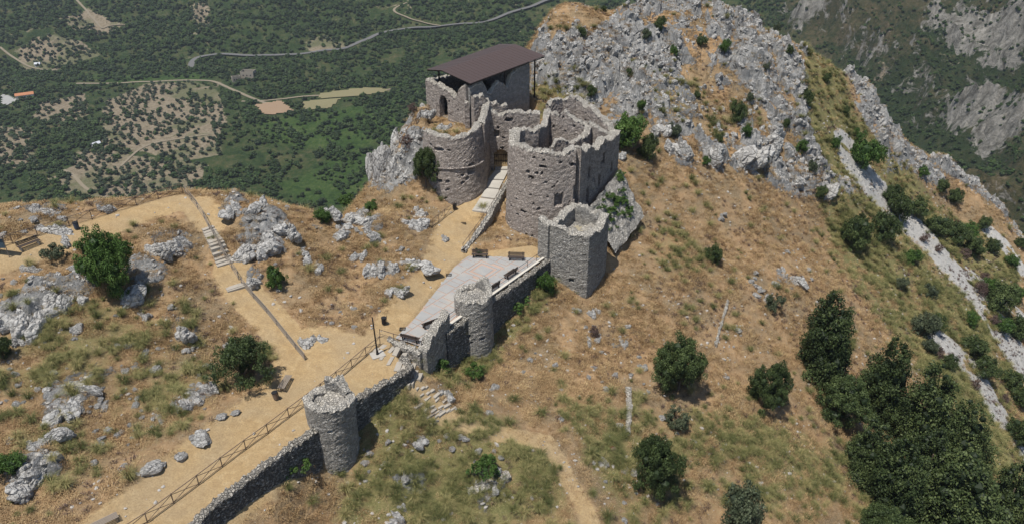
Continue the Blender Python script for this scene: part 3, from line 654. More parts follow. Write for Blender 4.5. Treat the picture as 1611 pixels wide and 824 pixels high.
# rounded string course
V = []; Qd = []; ar = arc(cx, cy, r + .33, 215, 345, 40); mb = MB()
for i, (a, b) in enumerate(zip(ar[:-1], ar[1:])): mb.tube((a[0], a[1], 5.7 + .2 * math.sin(i * .12) + .012 * i), (b[0], b[1], 5.7 + .2 * math.sin((i + 1) * .12) + .012 * (i + 1)), .14, n=6)
under(mb.build("string_course", CASTLE), castle)
g0 = (cx + 3.55, cy - .5)
cm("curtain_wall", [g0, (-3.5, 95.6), (-3.2, 97.2)], 1.2, [(0, 10.9), (.4, 11.3), (.8, 12.3), (1, 12.3)], 1.0, holes=[(1.6, 2.2, 7.6, 8.4, 'niche')], pits=14, rag=.35, seed=2)
cm("gate_wall", [(-3.2, 97.2), (.2, 97.3), (3.6, 97.3)], 2.4, [(0, 12.2), (.06, 11.4), (.22, 10.7), (.5, 11.1), (.75, 10.9), (1, 11.1)], 1.1, holes=[(.8, 2.7, 2.0, 5.2, 'arch'), (.9, 1.5, 7.9, 8.8, 'niche'), (2.3, 3.3, 10.0, 10.4, 'niche')], pits=18, rag=.25, seed=3)
mb = MB()
for k in range(9): mb.tube((-2.3 + k * .24, 97.2, 3.3), (-2.3 + k * .24, 97.2, 5.3), .025, n=5)
for zz in (3.4, 4.3, 5.15): mb.box(-1.3, 97.2, zz, 1.95, .05, .06)
under(mb.build("gate", iron), castle)
# horseshoe tower: walked from the back left rim round the front to the corner
apse = [(3.1, 91.9), (1.3, 91.3), (.35, 90.0)] + arc(4.75, 88.6, 4.55, 186, 292, 26) + [(7.3, 84.4)]
cm("horseshoe_tower", apse, [(0, 3), (.2, .2), (.4, -.9), (1, -1.5)], [(0, 11.2), (.12, 10.6), (.2, 11.4), (.3, 11.0), (.42, 10.3), (.5, 10.9), (.75, 11.1), (.9, 10.6), (1, 11.3)], 1.2,
   holes=[(12.3, 13.1, 4.4, 6.0, 'niche'), (14.6, 15.8, 5.2, 6.9, 'niche'), (9.4, 10.1, 7.6, 8.0), (13.9, 14.7, 9.3, 9.7), (8.6, 9.4, 3.1, 3.4), (11.2, 12.3, 1.9, 2.15), (10.5, 11.3, 9.2, 9.6)], pits=44, batter=.5, rag=.45, seed=4)["label"] = "tall horseshoe-plan tower front with putlog holes"
cm("east_wall", [(7.45, 84.55), (10.1, 88.5), (12.9, 92.6)], [(0, -2), (.5, -.6), (1, 1.8)], [(0, 11.2), (.1, 10.3), (.25, 10.7), (.42, 9.7), (.52, 9.9), (.6, 10.6), (.8, 9.8), (1, 10.4)], 1.1,
   holes=[(1.7, 2.5, 3.4, 5.2, 'arch'), (2.0, 2.6, 6.6, 8.0, 'arch'), (4.7, 5.3, 4.6, 6.0, 'arch'), (5.6, 6.2, 7.4, 8.6, 'arch'), (7.7, 8.3, 5.4, 6.6, 'arch')], pits=26, rag=.3, seed=5)
cm("inner_wall", [(13.0, 92.9), (9.7, 94.2)], 2.5, [(0, 9.8), (.5, 9.9), (1, 10.8)], .9, pits=6, rag=.4, seed=6)
cm("inner_wall", [(4.5, 97.3), (9.6, 94.3)], 3.6, [(0, 11.6), (.3, 10.9), (.5, 11.6), (.8, 10.4), (1, 10.6)], .9, holes=[(2.0, 2.8, 5.0, 7.4, 'arch')], pits=10, rag=.6, seed=7)
cm("inner_wall", [(4.6, 99.4), (6.6, 100.6), (8.6, 100.2), (11, 96.5), (12.9, 93.2)], 4, [(0, 11.2), (.35, 12.4), (.6, 11.4), (1, 9.9)], .9, pits=10, rag=.6, seed=9)
cm("inner_wall", [(4.7, 90.0), (8.9, 91.6)], 4, [(0, 9.2), (.3, 9.9), (.6, 9.3), (1, 10.4)], .8, rag=.5, seed=10)
cm("inner_wall", [(3.0, 92.0), (4.0, 94.5), (4.5, 97.1)], 4, [(0, 10.8), (.5, 10.2), (1, 11.4)], .8, rag=.4, seed=12)
cm("inner_wall", [(8.8, 91.4), (9.7, 94.2)], 4, [(0, 9.8), (1, 10.4)], .8, rag=.5, seed=13)
# ---- the roofed hall above the round tower
hall = tag(empty("roofed_hall", (-4, 100, 9.5)), "tall stone hall under a brown metal sheet roof with a dark arched doorway", "building")
bpy.context.view_layer.update()
A = Vector((-11.4, 104.6, 0)); Bc = Vector((-5.6, 97.9, 0)); du = (Bc - A).normalized(); dv = Vector((.77, .64, 0)).normalized(); dv = Vector((-du.y, du.x, 0)) if True else dv
Lh = 10.2; Cc = Bc + dv * Lh; Dc = A + dv * Lh
hw = lambda *a, **k: under(masonry(*a, **k), hall)
hw("gable_wall", [A, Bc], [(0, 8.2), (1, 7.6)], [(0, 13.1), (.3, 13.0), (.62, 12.6), (.72, 12.3), (.86, 13.6), (1, 14.2)], .8, holes=[(3.1, 4.9, 8.2, 11.0, 'arch')], pits=4, rag=.3, seed=21)
hw("front_wall", [Bc, Cc], [(0, 7.6), (1, 8.8)], [(0, 14.2), (.22, 14.4), (.27, 13.0), (.33, 12.3), (.4, 13.3), (.47, 13.9), (.56, 13.4), (.61, 12.7), (.68, 14.3), (.8, 15.0), (1, 15.4)], .8, rag=.25, seed=22, m=PLAST)
hw("rear_wall", [Cc, Dc], 8.8, [(0, 15.0), (.5, 13.8), (1, 13.2)], .8, rag=.4, seed=23)
hw("back_wall", [Dc, A], 8.4, [(0, 13.2), (.5, 12.8), (1, 13.2)], .8, rag=.4, seed=24)
hw("wall_pier", [Bc + Vector((-.45, -.8, 0)), Bc + Vector((.15, -.75, 0))], 7.5, 12.4, .7, rag=.3, seed=25)
ROOFM = plain("brown_roof_sheet", (.085, .062, .058), .5, .1, .12, .8, .15)
bm_ = plain("roof_steel", (.035, .03, .03), .6, .5)
wdt = (Bc - A).length
RA = A - dv * .3 + du * .3; RB = Bc - dv * .3 + du * .9; mid0 = RA.lerp(RB, .36)
Lr = Lh + 2.6; ze, zr = 14.85, 15.2
def slope_pt(s, t):       # s: -1 rear eave .. 0 ridge .. 1 front eave; t along the ridge
    e = RA if s < 0 else RB; p = mid0.lerp(e, abs(s)) + dv * t; return Vector((p.x, p.y, zr + ((ze if s > 0 else 14.55) - zr) * abs(s) + t * .095))
for side_ in (1, -1):
    r_ = MB(); k = 10; r_.hexa([slope_pt(0 * side_, 0) - Vector((0, 0, .06)), slope_pt(side_, 0) - Vector((0, 0, .06)), slope_pt(side_, Lr) - Vector((0, 0, .06)), slope_pt(0, Lr) - Vector((0, 0, .06)), slope_pt(0, 0), slope_pt(side_, 0), slope_pt(side_, Lr), slope_pt(0, Lr)])
    ro = under(r_.build("roof", ROOFM), hall); ro["label"] = "brown metal roof slope facing the terrace" if side_ > 0 else "brown metal roof slope facing the valley"
    for q in range(1, int(Lr / .62)):
        t = q * .62; sm = MB(); a = slope_pt(.02 * side_, t); b = slope_pt(.985 * side_, t)
        up_ = Vector((0, 0, .02)); w2 = dv * .025
        sm.hexa([a - w2, b - w2, b + w2, a + w2, a - w2 + up_, b - w2 + up_, b + w2 + up_, a + w2 + up_]); s_ = sm.build("roof_seam", ROOFM); bpy.context.view_layer.update(); s_.parent = ro; s_.matrix_parent_inverse = ro.matrix_world.inverted()
mb = MB()
for t in (0.25, Lr - .25):
    mb.tube(slope_pt(-1, t) - Vector((0, 0, .25)), slope_pt(0, t) - Vector((0, 0, .2)), .09, n=4); mb.tube(slope_pt(1, t) - Vector((0, 0, .25)), slope_pt(0, t) - Vector((0, 0, .2)), .09, n=4)
for s_ in (-1, -.5, 0, .5, 1): mb.tube(slope_pt(s_, .1) - Vector((0, 0, .16)), slope_pt(s_, Lr - .1) - Vector((0, 0, .16)), .07, n=4)
under(mb.build("roof_truss", bm_), hall)
for (s_, t, zb_) in ((.8, 1.5, 9), (.83, Lr - .9, 9.0), (-.8, 1.5, 9), (-.8, Lr - .9, 9), (.86, Lr * .5, 13)):
    b = slope_pt(s_, t); mb = MB(); mb.tube((b.x, b.y, zb_), (b.x, b.y, b.z - .15), .11, n=6); under(mb.build("post", bm_), hall)
mb = MB(); fl = [A, Bc, Cc, Dc]; mb.hexa([(p.x, p.y, 7.3) for p in fl] + [(p.x, p.y, 8.7) for p in fl]); under(mb.build("hall_floor", PLAST), hall)
# broken wall between the hall and the gate
iw = masonry("broken_wall", [(-5.0, 96.5), (-3.4, 97.4), (-.6, 98.9)], 7, [(0, 13.4), (.3, 13.0), (.6, 12.2), (1, 11.2)], .9, pits=6, rag=.4, seed=30)
tag(iw, "broken wall stepping down in front of the roofed hall, with a pale crumbling crest", "wall")
# ---- the angular corner tower right of the terrace
ct = tag(empty("corner_tower", (7.8, 79.6, -4)), "square roofless grey stone tower at the right end of the paved terrace", "tower"); bpy.context.view_layer.update()
sq = [(4.6, 78.6), (8.4, 77.1), (10.7, 80.6), (7.1, 82.6)]
o = masonry("tower_wall", sq[:3] + [sq[3]], [(0, -4.2), (.3, -5.5), (.6, -5), (1, -3)], [(0, 4.6), (.1, 3.9), (.3, 4.1), (.36, 3.6), (.45, 4.6), (.6, 4.7), (.7, 5.2), (1, 4.6)], .9, holes=[(2.3, 2.9, -2.3, -1.75, 'rag')], pits=5, rag=.35, seed=41, m=GREYST, closed=True); under(o, ct)
o = masonry("buttress", [(3.3, 79.7), (4.4, 78.5)], -3.5, [(0, 4.9), (1, 4.6)], .9, rag=.4, seed=42, m=GREYST); under(o, ct)
mb = MB(); mb.hexa([(x, y, -3) for x, y in sq] + [(x, y, 2.9) for x, y in sq]); under(mb.build("tower_fill", plain("rubble_fill", (.3, .27, .2), .95)), ct)
# ---- two small round towers on the wall
mt_ = tag(masonry("round_tower", arc(-3.95, 68.3, 1.6, 90, 449, 48)[:-1], -5.9, [(0, 1.9), (.2, 2.0), (.35, 1.7), (.6, 1.8), (.8, 2.1), (.9, 3.1), (1, 2.2)], .7, pits=8, rag=.25, seed=51, m=GREYST, closed=True, batter=.12), "small round tower of grey rubble at the terrace edge, beside the descending steps", "tower")
lt_ = tag(empty("round_tower", (-15.3, 51.4, -5)), "small battered round tower of grey rubble in the foreground beside the fenced path", "tower"); bpy.context.view_layer.update()
o = masonry("tower_wall", arc(-15.3, 51.4, 1.75, 90, 449, 48)[:-1], -6.2, [(0, 1.5), (.2, 2.1), (.35, 2.5), (.5, 2.5), (.7, 2.2), (.85, 1.9), (1, 1.5)], .75, pits=10, rag=.25, seed=52, m=GREYST, closed=True, batter=-.25); under(o, lt_)
o = masonry("parapet_stump", [(-15.9, 53.2), (-14.6, 53.1), (-13.9, 52.2)], 0, [(0, 2.7), (.4, 3.0), (.7, 2.4), (1, 1.9)], .8, rag=.4, seed=53, m=GREYST, st=.15); under(o, lt_)
def rubble_cap(name, poly_c, poly_r, z, parent, seed, amp=.35):
    U, V_ = np.meshgrid(np.linspace(-1, 1, 34), np.linspace(-1, 1, 34)); k = np.maximum(np.abs(U), np.abs(V_)) / (np.hypot(U, V_) + 1e-6); k = np.where(np.hypot(U, V_) < 1e-6, 1, k)
    X_ = poly_c[0] + U * k * poly_r; Y_ = poly_c[1] + V_ * k * poly_r; zz = z + (fbm(X_ * 1.1, Y_ * 1.1, s=seed) - .5) * amp * 2 + (vnoise(X_ * 4, Y_ * 4, s=seed + 1) - .5) * .22
    o = link(name, mesh_np(name, np.stack([X_, Y_, zz], -1), grid_faces(34, 34), attrs={"crest": np.clip(.35 + vnoise(X_ * 2, Y_ * 2, s=seed) * .7, 0, 1)}), GREYST); bpy.context.view_layer.update(); return under(o, parent)
rubble_cap("rubble_top", (-3.95, 68.3), 1.6, 1.62, mt_, 301); rubble_cap("rubble_top", (-15.3, 51.4), 1.75, 1.7, lt_, 302)
rubble_cap("rubble_top", (7.7, 79.8), 2.3, 3.1, ct, 303, .5)
# ---- retaining walls
def Wl(l, dz=0): return [P(a[0], a[1], a[2])[:2] for a in l]
def retain(pts, zb, zt, label, th=.7, seed=60, m=DRYST, rag=.18, st=.17):
    return tag(masonry("retaining_wall", pts, zb, zt, th, rag=rag, seed=seed, m=m, st=st, swell=.1), label, "wall")
lw = Wl([(250, 872, 0), (290, 845, 0), (330, 800, 0), (395, 750, 0), (480, 688, 0), (497, 678, 0)])
retain(lw, [(0, -4), (.7, -4), (1, -6)], .18, "dry-stone retaining wall below the path, left of the foreground round tower", seed=61)
retain(Wl([(552, 636, 0), (598, 608, 0), (640, 585, 0), (645, 578, 0), (632, 564, 0)]), [(0, -5), (.6, -3.4), (1, -2)], [(0, .3), (1, .12)], "dry-stone retaining wall between the foreground round tower and the steps", seed=62)
retain(Wl([(612, 534, 0), (664, 556, 0)]), [(0, -1.2), (1, -4.4)], .1, "short rubble wall under the near corner of the paved terrace", seed=63, m=GREYST)
retain(Wl([(664, 556, 0), (684, 535, 0), (702, 516, 0)]), -5, [(0, .1), (.4, 1.5), (1, 1.9)], "broken wall stub rising left of the terrace-edge tower", .9, 64, GREYST, .5)
retain(Wl([(700, 524, 0), (737, 496, 0)]), -5, -.15, "short wall length hidden behind the terrace-edge tower", .6, 67)
retain(Wl([(748, 492, 0), (804, 452, 0), (864, 408, 0)]), [(0, -5), (1, -4)], .05, "long dark retaining wall under the terrace railing", .6, 65)
capm = plain("pale_kerb", (.55, .52, .46), .9)
cp = Wl([(700, 517, 0), (738, 490, 0), (802, 445, 0), (862, 402, 0)]); mb = MB()
for a, b in zip(cp[:-1], cp[1:]):
    a = Vector((*a, .06)); b = Vector((*b, .06)); d = (b - a).normalized(); q = Vector((-d.y, d.x, 0)) * .16; z_ = Vector((0, 0, .14))
    mb.hexa([a - q, b - q, b + q, a + q, a - q + z_, b - q + z_, b + q + z_, a + q + z_])
tag(mb.build("kerb", capm), "pale concrete kerb along the railed edge of the terrace", "kerb")
# old terrace wall lines on the grass and the wall beside the ramp
def ground_wall(px, w_, h_, label, seed, m=GREYST):
    pts = [hit(*p) for p in px]; o = masonry("low_wall", [p[:2] for p in pts], [(i / (len(pts) - 1), p.z - .4) for i, p in enumerate(pts)], [(i / (len(pts) - 1), p.z + h_) for i, p in enumerate(pts)], w_, rag=.12, seed=seed, m=m, st=.15, swell=.12)
    return tag(o, label, "wall")
ground_wall([(988, 612), (990, 648), (987, 684)], .55, .35, "short pale tumbled wall line above the round bush in the lower middle", 71)
ground_wall([(1145, 474), (1133, 515), (1126, 545)], .3, .3, "thin stone wall line in the dry grass left of the tall conifer", 72)
ground_wall([(736, 778), (770, 765), (800, 748)], .8, .3, "low heap-like wall of pale rubble near the bottom edge", 73)
rw = tag(masonry("ramp_wall", [P(729, 397, .1)[:2], P(765, 352, .8)[:2], P(801, 290, 2.4)[:2]], [(0, -.6), (1, 1.5)], [(0, .35), (.4, 1.2), (.8, 2.7), (1, 3.2)], .6, rag=.2, seed=74, m=GREYST, st=.17), "low stone wall along the right side of the ramp up to the gate", "wall")
# stone talus with ivy at the foot of the castle's right wall
mb_pts = [(10.2, 86.3), (13.6, 91.2)]; X0, Y0 = np.meshgrid(np.linspace(0, 1, 40), np.linspace(0, 1, 30))
bx = 9.3 + X0 * 4.4 + Y0 * 3.1; by = 85.2 + X0 * 6.6 - Y0 * 2.6; bz0 = (3.4 + X0 * 2.2) * (1 - Y0) + Y0 * (-1.6 + X0 * 1.8)
dd = (fbm(bx, by, bz0, s=80) - .5) * .9 + (vnoise(bx * 3, by * 3, bz0 * 3, s=81) - .5) * .25
tl = link("stone_talus", mesh_np("stone_talus", np.stack([bx + dd * .6, by - dd * .6, bz0 + dd * .5], -1), grid_faces(40, 30)[:, ::-1], attrs={"crest": np.full(bx.size, .5)}), GREYST)
tag(tl, "sloping pale stone talus with ivy at the right foot of the castle", "talus")
# ------------------------------------------------------------------ paving, steps, ramp
slab_mat = None
def slab_material():
    m, t, b = mat("grey_paving", .8); n = N(t); co = n.coord()
    a = n.noise(1.1, 5, .7, co); d = n.noise(30, 3, .6, co)
    col = n.mix(a, (.27, .275, .275), (.38, .38, .375)); col = n.mix(n.ramp(d, [(.4, .3), (.6, 0)]), col, (.25, .245, .24))
    col = n.mix(n.ramp(n.noise(.35, 5, .7, co), [(.5, 0), (.7, .35)]), col, (.5, .44, .36))
    n.put(b.inputs[0], col); n.put(b.inputs["Normal"], n.bump(d, .3, .01)); return m
SLAB = slab_material(); PINK = plain("pink_brick_band", (.40, .30, .25), .9, var=.2, sc=3)
terr = tag(link("terrace_paving", mesh_np("terrace_bed0", [(p[0], p[1], -.03) for p in TER], None, [(0, 1, 2)]), None), None, kind="structure")
# flat ear-clipped bed of pink bands, grey slabs set 2 cm proud
import bmesh
bm = bmesh.new(); f_ = bm.faces.new([bm.verts.new((p[0], p[1], -.03)) for p in TER]); bmesh.ops.triangulate(bm, faces=[f_])
me = bpy.data.meshes.new("terrace_bed"); bm.to_mesh(me); bm.free(); me.materials.append(PINK); terr.data = me
if me.polygons[0].normal.z < 0: me.flip_normals()
def clip(poly, a, b):           # keep the part left of a->b
    o = []; n = len(poly)
    f = lambda p: (b[0] - a[0]) * (p[1] - a[1]) - (b[1] - a[1]) * (p[0] - a[0])
    for i in range(n):
        p, q = poly[i], poly[(i + 1) % n]; fp, fq = f(p), f(q)
        if fp >= 0: o.append(p)
        if fp * fq < 0: t = fp / (fp - fq); o.append((p[0] + t * (q[0] - p[0]), p[1] + t * (q[1] - p[1])))
    return o
def poly_clip(poly, area):      # convex poly against the (almost convex) terrace: keep cells whose points are mostly inside
    return poly
def slab(poly, z0, z1, m, parent, name="paving_slab"):
    n = len(poly); V = [(p[0], p[1], z0) for p in poly] + [(p[0], p[1], z1) for p in poly]; Q = [(i, (i + 1) % n, n + (i + 1) % n, n + i) for i in range(n)]; T = [(n, n + i, n + i + 1) for i in range(1, n - 1)]
    return link(name, mesh_np(name, V, Q, T), m, parent)
ang = math.atan2(P(804, 450, 0)[1] - P(737, 497, 0)[1], P(804, 450, 0)[0] - P(737, 497, 0)[0]); ca, sa = math.cos(ang), math.sin(ang)
org = P(760, 425, 0); sq_ = 1.55; gap = .13
def cell(u0, v0, u1, v1): return [(org[0] + u * ca - v * sa, org[1] + u * sa + v * ca) for u, v in ((u0, v0), (u1, v0), (u1, v1), (u0, v1))]
TL = [(p[0], p[1]) for p in TER]; area2 = sum(TL[i][0] * TL[(i + 1) % len(TL)][1] - TL[(i + 1) % len(TL)][0] * TL[i][1] for i in range(len(TL)))
rr_ = random.Random(3)
def try_slab(u0, v0, u1, v1):
    pl = cell(u0, v0, u1, v1); c0 = ((pl[0][0] + pl[2][0]) / 2, (pl[0][1] + pl[2][1]) / 2)
    ins = [bool(in_poly(np.array([p[0]]), np.array([p[1]]), TL)[0]) for p in pl + [c0]]
    if not any(ins): return
    if not all(ins):
        for i in range(len(TL)):
            a, b = TL[i], TL[(i + 1) % len(TL)]
            if area2 < 0: a, b = b, a
            # clip only by edges that are near this slab
            if float(dist_line(np.array([c0[0]]), np.array([c0[1]]), [a, b])[0]) < sq_ * 1.3: pl = clip(pl, a, b)
            if len(pl) < 3: return
    slab(pl, -.04, -.005 + rr_.uniform(0, .008), SLAB, terr)
for i in range(-13, 8):
    for j in range(-6, 7):
        u0, v0 = i * sq_ + (sq_ / 2 if j % 2 else 0), j * sq_
        # the framed square keeps its own pattern
        if abs(u0 + sq_ / 2) < 2.1 and abs(v0 + sq_ / 2) < 2.1: continue
        if rr_.random() < .3:
            h = (sq_ - gap * .4) / 2; try_slab(u0 + gap / 2, v0 + gap / 2, u0 + h, v0 + sq_ - gap / 2); try_slab(u0 + h + gap * .6, v0 + gap / 2, u0 + sq_ - gap / 2, v0 + sq_ - gap / 2)
        else: try_slab(u0 + gap / 2, v0 + gap / 2, u0 + sq_ - gap / 2, v0 + sq_ - gap / 2)
for (r0, r1) in ((0, .82), (1.15, 1.42), (1.9, 2.25)):
    if r0 == 0: try_slab(-r1, -r1, r1, r1)
    else:
        for k in (-1, 1):
            try_slab(*sorted((k * r0, k * r1))[:1], -r1, sorted((k * r0, k * r1))[1], r1); try_slab(-r0 + .01, sorted((k * r0, k * r1))[0], r0 - .01, sorted((k * r0, k * r1))[1])
CONC = plain("worn_concrete", (.40, .38, .345), .9, var=.25, sc=1.5); STEP = plain("limestone_step", (.36, .33, .285), .9, var=.35, sc=2, bump=.6)
# ramp of four big slabs climbing to the gate
ramp = tag(empty("ramp", (P(760, 330, 1.2)[0], P(760, 330, 1.2)[1], 1.1)), kind="structure"); bpy.context.view_layer.update()
rl = [P(742, 333, 1.2), P(756, 311, 1.75), P(765, 296, 2.2), P(768, 283, 2.7), P(779, 268, 3.3)]; rr2 = [P(767, 336, 1.2), P(780, 314, 1.75), P(785, 298, 2.2), P(792, 284, 2.7), P(800, 268, 3.4)]
for k in range(4):
    a, b, c2, d = [Vector(v) for v in (rl[k], rr2[k], rr2[k + 1], rl[k + 1])]; g = .06
    q = [a.lerp(d, g), b.lerp(c2, g), c2.lerp(b, g), d.lerp(a, g)]; zz = Vector((0, 0, .3)); lift = Vector((0, 0, .06))
    mb = MB(); mb.hexa([v - zz for v in q] + [v + lift for v in q]); o = mb.build("ramp_slab", CONC); under(o, ramp)
mb = MB(); a, b = Vector(rl[4]), Vector(rr2[4]); mb.hexa([a - Vector((0, 0, .4)), b - Vector((0, 0, .4)), b + Vector((0, .9, -.4)), a + Vector((0, .9, -.4)), a + Vector((0, 0, .18)), b + Vector((0, 0, .18)), b + Vector((0, .9, .18)), a + Vector((0, .9, .18))])
under(mb.build("threshold", CONC), ramp)
def stairs(name, pl, pr, n, depth, m, label, jit=.0, frag=1):
    root = tag(empty(name, hit(*pl[0])), label, "steps"); bpy.context.view_layer.update()
    A_ = [hit(*p) for p in pl]; B_ = [hit(*p) for p in pr]
    def along(L, t):
        t *= len(L) - 1; i = min(int(t), len(L) - 2); return L[i].lerp(L[i + 1], t - i)
    for k in range(n):
        t = (k + .5) / n; a = along(A_, t); b = along(B_, t); z = max(Hs(a.lerp(b, q_).x, a.lerp(b, q_).y) for q_ in (0, .25, .5, .75, 1)) + .07; d = Vector((-(b - a).y, (b - a).x, 0)).normalized() * depth / 2
        a = a + (b - a) * random.uniform(-jit, jit); b = b + (b - a) * random.uniform(-jit, jit); d2 = d * random.uniform(1 - jit, 1 + jit)
        if frag > 1:
            for f in range(frag):
                u0 = (f + random.uniform(.02, .2)) / frag; u1 = (f + random.uniform(.8, 1.0)) / frag; o1 = d.normalized() * random.uniform(-.14, .14); pa = a.lerp(b, u0) + o1; pb = a.lerp(b, u1) + o1 + d.normalized() * random.uniform(-.1, .1); dd = d * random.uniform(.7, 1.5)
                zt = max(Hs(pa.x, pa.y), Hs(pb.x, pb.y)) + random.uniform(.04, .14); mb = MB(); sk = (pb - pa) * random.uniform(-.15, .15)
                mb.hexa([(p.x, p.y, zt - .5) for p in (pa - dd, pb - dd * .8, pb + dd + sk, pa + dd * .8 + sk)] + [(p.x, p.y, zt + random.uniform(-.03, .03)) for p in (pa - dd, pb - dd * .8, pb + dd + sk, pa + dd * .8 + sk)]); under(mb.build("stone", m), root)
            continue
        mb = MB(); lo = z - .45
        mb.hexa([(p.x, p.y, lo) for p in (a - d, b - d, b + d2, a + d2)] + [(p.x, p.y, z + random.uniform(-jit, jit) * .3) for p in (a - d, b - d, b + d2, a + d2)]); under(mb.build("step", m), root)
    return root
stairs("stone_steps", [(342, 421), (318, 362)], [(368, 413), (335, 354)], 13, .5, STEP, "flight of pale steps down the left hill beside the long rail fence")
stairs("stone_steps", [(355, 459), (352, 455)], [(388, 450), (384, 446)], 2, .6, STEP, "two short pale steps where the hill path meets the rail fence", .1)
stairs("stone_steps", [(585, 551), (630, 590), (650, 615)], [(603, 536), (648, 572), (664, 590)], 8, .42, STEP, "rough steps dropping from the terrace corner between two wall ends", .12, 2)
stairs("stone_steps", [(648, 618), (668, 652), (678, 668)], [(672, 602), (700, 630), (712, 648)], 8, .26, STEP, "lower worn rock steps curving down onto the slope below the walls", .25, 3)

# ------------------------------------------------------------------ fences
RUST = plain("weathered_rail", (.20, .15, .115), .85, .1, .3); GREYW = plain("grey_weathered_wood", (.23, .20, .17), .9, 0, .3); STEELR = plain("brown_steel_rail", (.13, .10, .09), .6, .4)
barme = mesh_np("bar", MB().box(0, 0, 0, 1, 1, 1).v, MB().box(0, 0, 0, 1, 1, 1).q)
def bar(name, a, b, w_, h_, m, parent):
    a = Vector(a); b = Vector(b); d = b - a; L = d.length
    if L < .02: return
    me = barme.copy() if False else BARS[m.name]
    o = bpy.data.objects.new(name, me); C.objects.link(o); q = d.to_track_quat('X', 'Z')
    o.matrix_world = parent.matrix_world.inverted() @ (Matrix.Translation((a + b) / 2) @ q.to_matrix().to_4x4() @ Matrix.Diagonal((L, w_, h_, 1))); o.parent = parent
    return o
BARS = {}
for m_ in (RUST, GREYW, STEELR, iron):
    me = barme.copy(); me.name = "bar_" + m_.name; me.materials.append(m_); BARS[m_.name] = me
def fence(px, label, m, h=1.05, step=2.0, cross=True, twin=False, th=.06, zfix=None, mid=False, group=None):
    pts = [Vector(P(p[0], p[1], zfix)) if zfix is not None else (Vector(P(*p)) if len(p) > 2 else hit(*p)) for p in px]
    root = tag(empty("fence", pts[0]), label, "fence"); bpy.context.view_layer.update()
    L = []
    for a, b in zip(pts[:-1], pts[1:]):
        k = max(1, round((b - a).length / step)); L += [a.lerp(b, i / k) for i in range(k)]
    L.append(pts[-1])
    if zfix is None and len(px[0]) == 2:
        L = [Vector((p.x, p.y, Hs(p.x, p.y))) for p in L]
    for p in L:
        dx = random.uniform(-.04, .04); bar("post", p - Vector((0, 0, .25)), p + Vector((dx, 0, h + .06)), th, th, m, root)
    for a, b in zip(L[:-1], L[1:]):
        up_ = lambda p, z: p + Vector((0, 0, z))
        bar("rail", up_(a, h), up_(b, h), th * .7, th * .9, m, root)
        if cross:
            bar("brace", up_(a, .12), up_(b, h - .08), th * .6, th * .6, m, root); bar("brace", up_(a, h - .08), up_(b, .12), th * .6, th * .6, m, root); bar("rail", up_(a, .1), up_(b, .1), th * .6, th * .6, m, root)
        elif twin: bar("rail", up_(a, h * .55), up_(b, h * .55), th * .7, th * .9, m, root); bar("rail", up_(a, .1), up_(b, .1), th * .7, th * .9, m, root)
        else: bar("rail", up_(a, h * .5), up_(b, h * .5), th * .5, th * .5, m, root)
    return root
fence([(160, 868), (232, 822), (350, 734), (455, 656), (530, 598), (598, 542)], "long brown cross-braced fence along the foreground path", RUST, 1.0, 2.3)
fence([(-20, 398), (60, 372), (110, 357), (180, 335), (250, 314), (288, 304)], "brown cross-braced fence along the edge of the left hill above the bench", RUST, 1.1, 2.4, th=.06)
fence([(292, 306), (322, 345), (345, 388), (376, 440)], "grey wooden rail fence running down beside the hill steps", GREYW, 1.0, 1.9, False, True, .07)
fence([(380, 446), (420, 492), (452, 532), (480, 566)], "low leaning grey rail fence along the branch path, ending near the plank bench", GREYW, .75, 2.2, False, True, .085)
fence([(729, 395, .35), (765, 345, 1.3), (798, 292, 2.7)], "thin brown metal railing on the right side of the ramp", STEELR, 1.0, 1.7, False, False, .05)
fence([(680, 357), (700, 341), (716, 330)], "short brown fence at the foot of the round castle tower", RUST, 1.0, 1.8, th=.06)
fence([(702, 511, 0), (735, 487, 0), (800, 444, 0), (858, 403, 0)], "brown metal railing along the right edge of the paved terrace", STEELR, 1.0, 1.9, False, False, .05)
fence([(598, 531, 0), (620, 538, 0), (664, 550, 0)], "brown metal railing at the near corner of the terrace above the steps", STEELR, 1.0, 1.7, False, False, .05)
fence([(664, 550, 0), (690, 522, 0)], "short return railing behind the corner bench of the terrace", STEELR, 1.0, 1.5, False, False, .05)
fence([(640, 216), (655, 198), (672, 182)], "thin brown railing on the rock left of the roofed hall", RUST, 1.0, 1.7, th=.06)

# ------------------------------------------------------------------ benches, bins, lamp, sign
WOOD = plain("dark_bench_wood", (.075, .058, .05), .75, 0, .3); WOODG = plain("silvered_planks", (.26, .22, .18), .9, 0, .3); CAST = plain("pale_concrete_leg", (.42, .40, .37), .9); DARKM = plain("dark_metal", (.035, .035, .038), .6, .5)
def bench(loc, rz, label, legm, wood=WOOD, L=1.9, back=True, slats=4):
    r = tag(empty("bench", loc, rz), label, "bench", None)
    for k in range(slats): MB().box(0, -.22 + k * .135, .45, L, .10, .04).build("seat_slat", wood, r)
    if back:
        for k in range(3): MB().box(0, .26 + k * .02, .56 + k * .13, L, .035, .10).build("back_slat", wood, r)
    for s_ in (-1, 1):
        mb = MB(); x = s_ * L * .4; mb.box(x, -.17, .21, .09, .09, .43); mb.box(x, .17, .21, .09, .09, .43); mb.box(x, 0, .41, .08, .46, .05)
        if back: mb.tube((x, .22, .1), (x, .33, .92), .035, n=6)
        mb.build("leg", legm, r)
    return r
def face(p, q): return math.atan2(q[1] - p[1], q[0] - p[0])
p = hit(47, 389); bench(p, face(hit(30, 392), hit(66, 378)), "dark slatted bench with pale legs on the left hill beside the fence", CAST, back=True, L=2.1)
p = Vector(P(755, 405, 0)); bench(p, R(-4), "dark bench at the back edge of the terrace, left one near the ramp", DARKM)
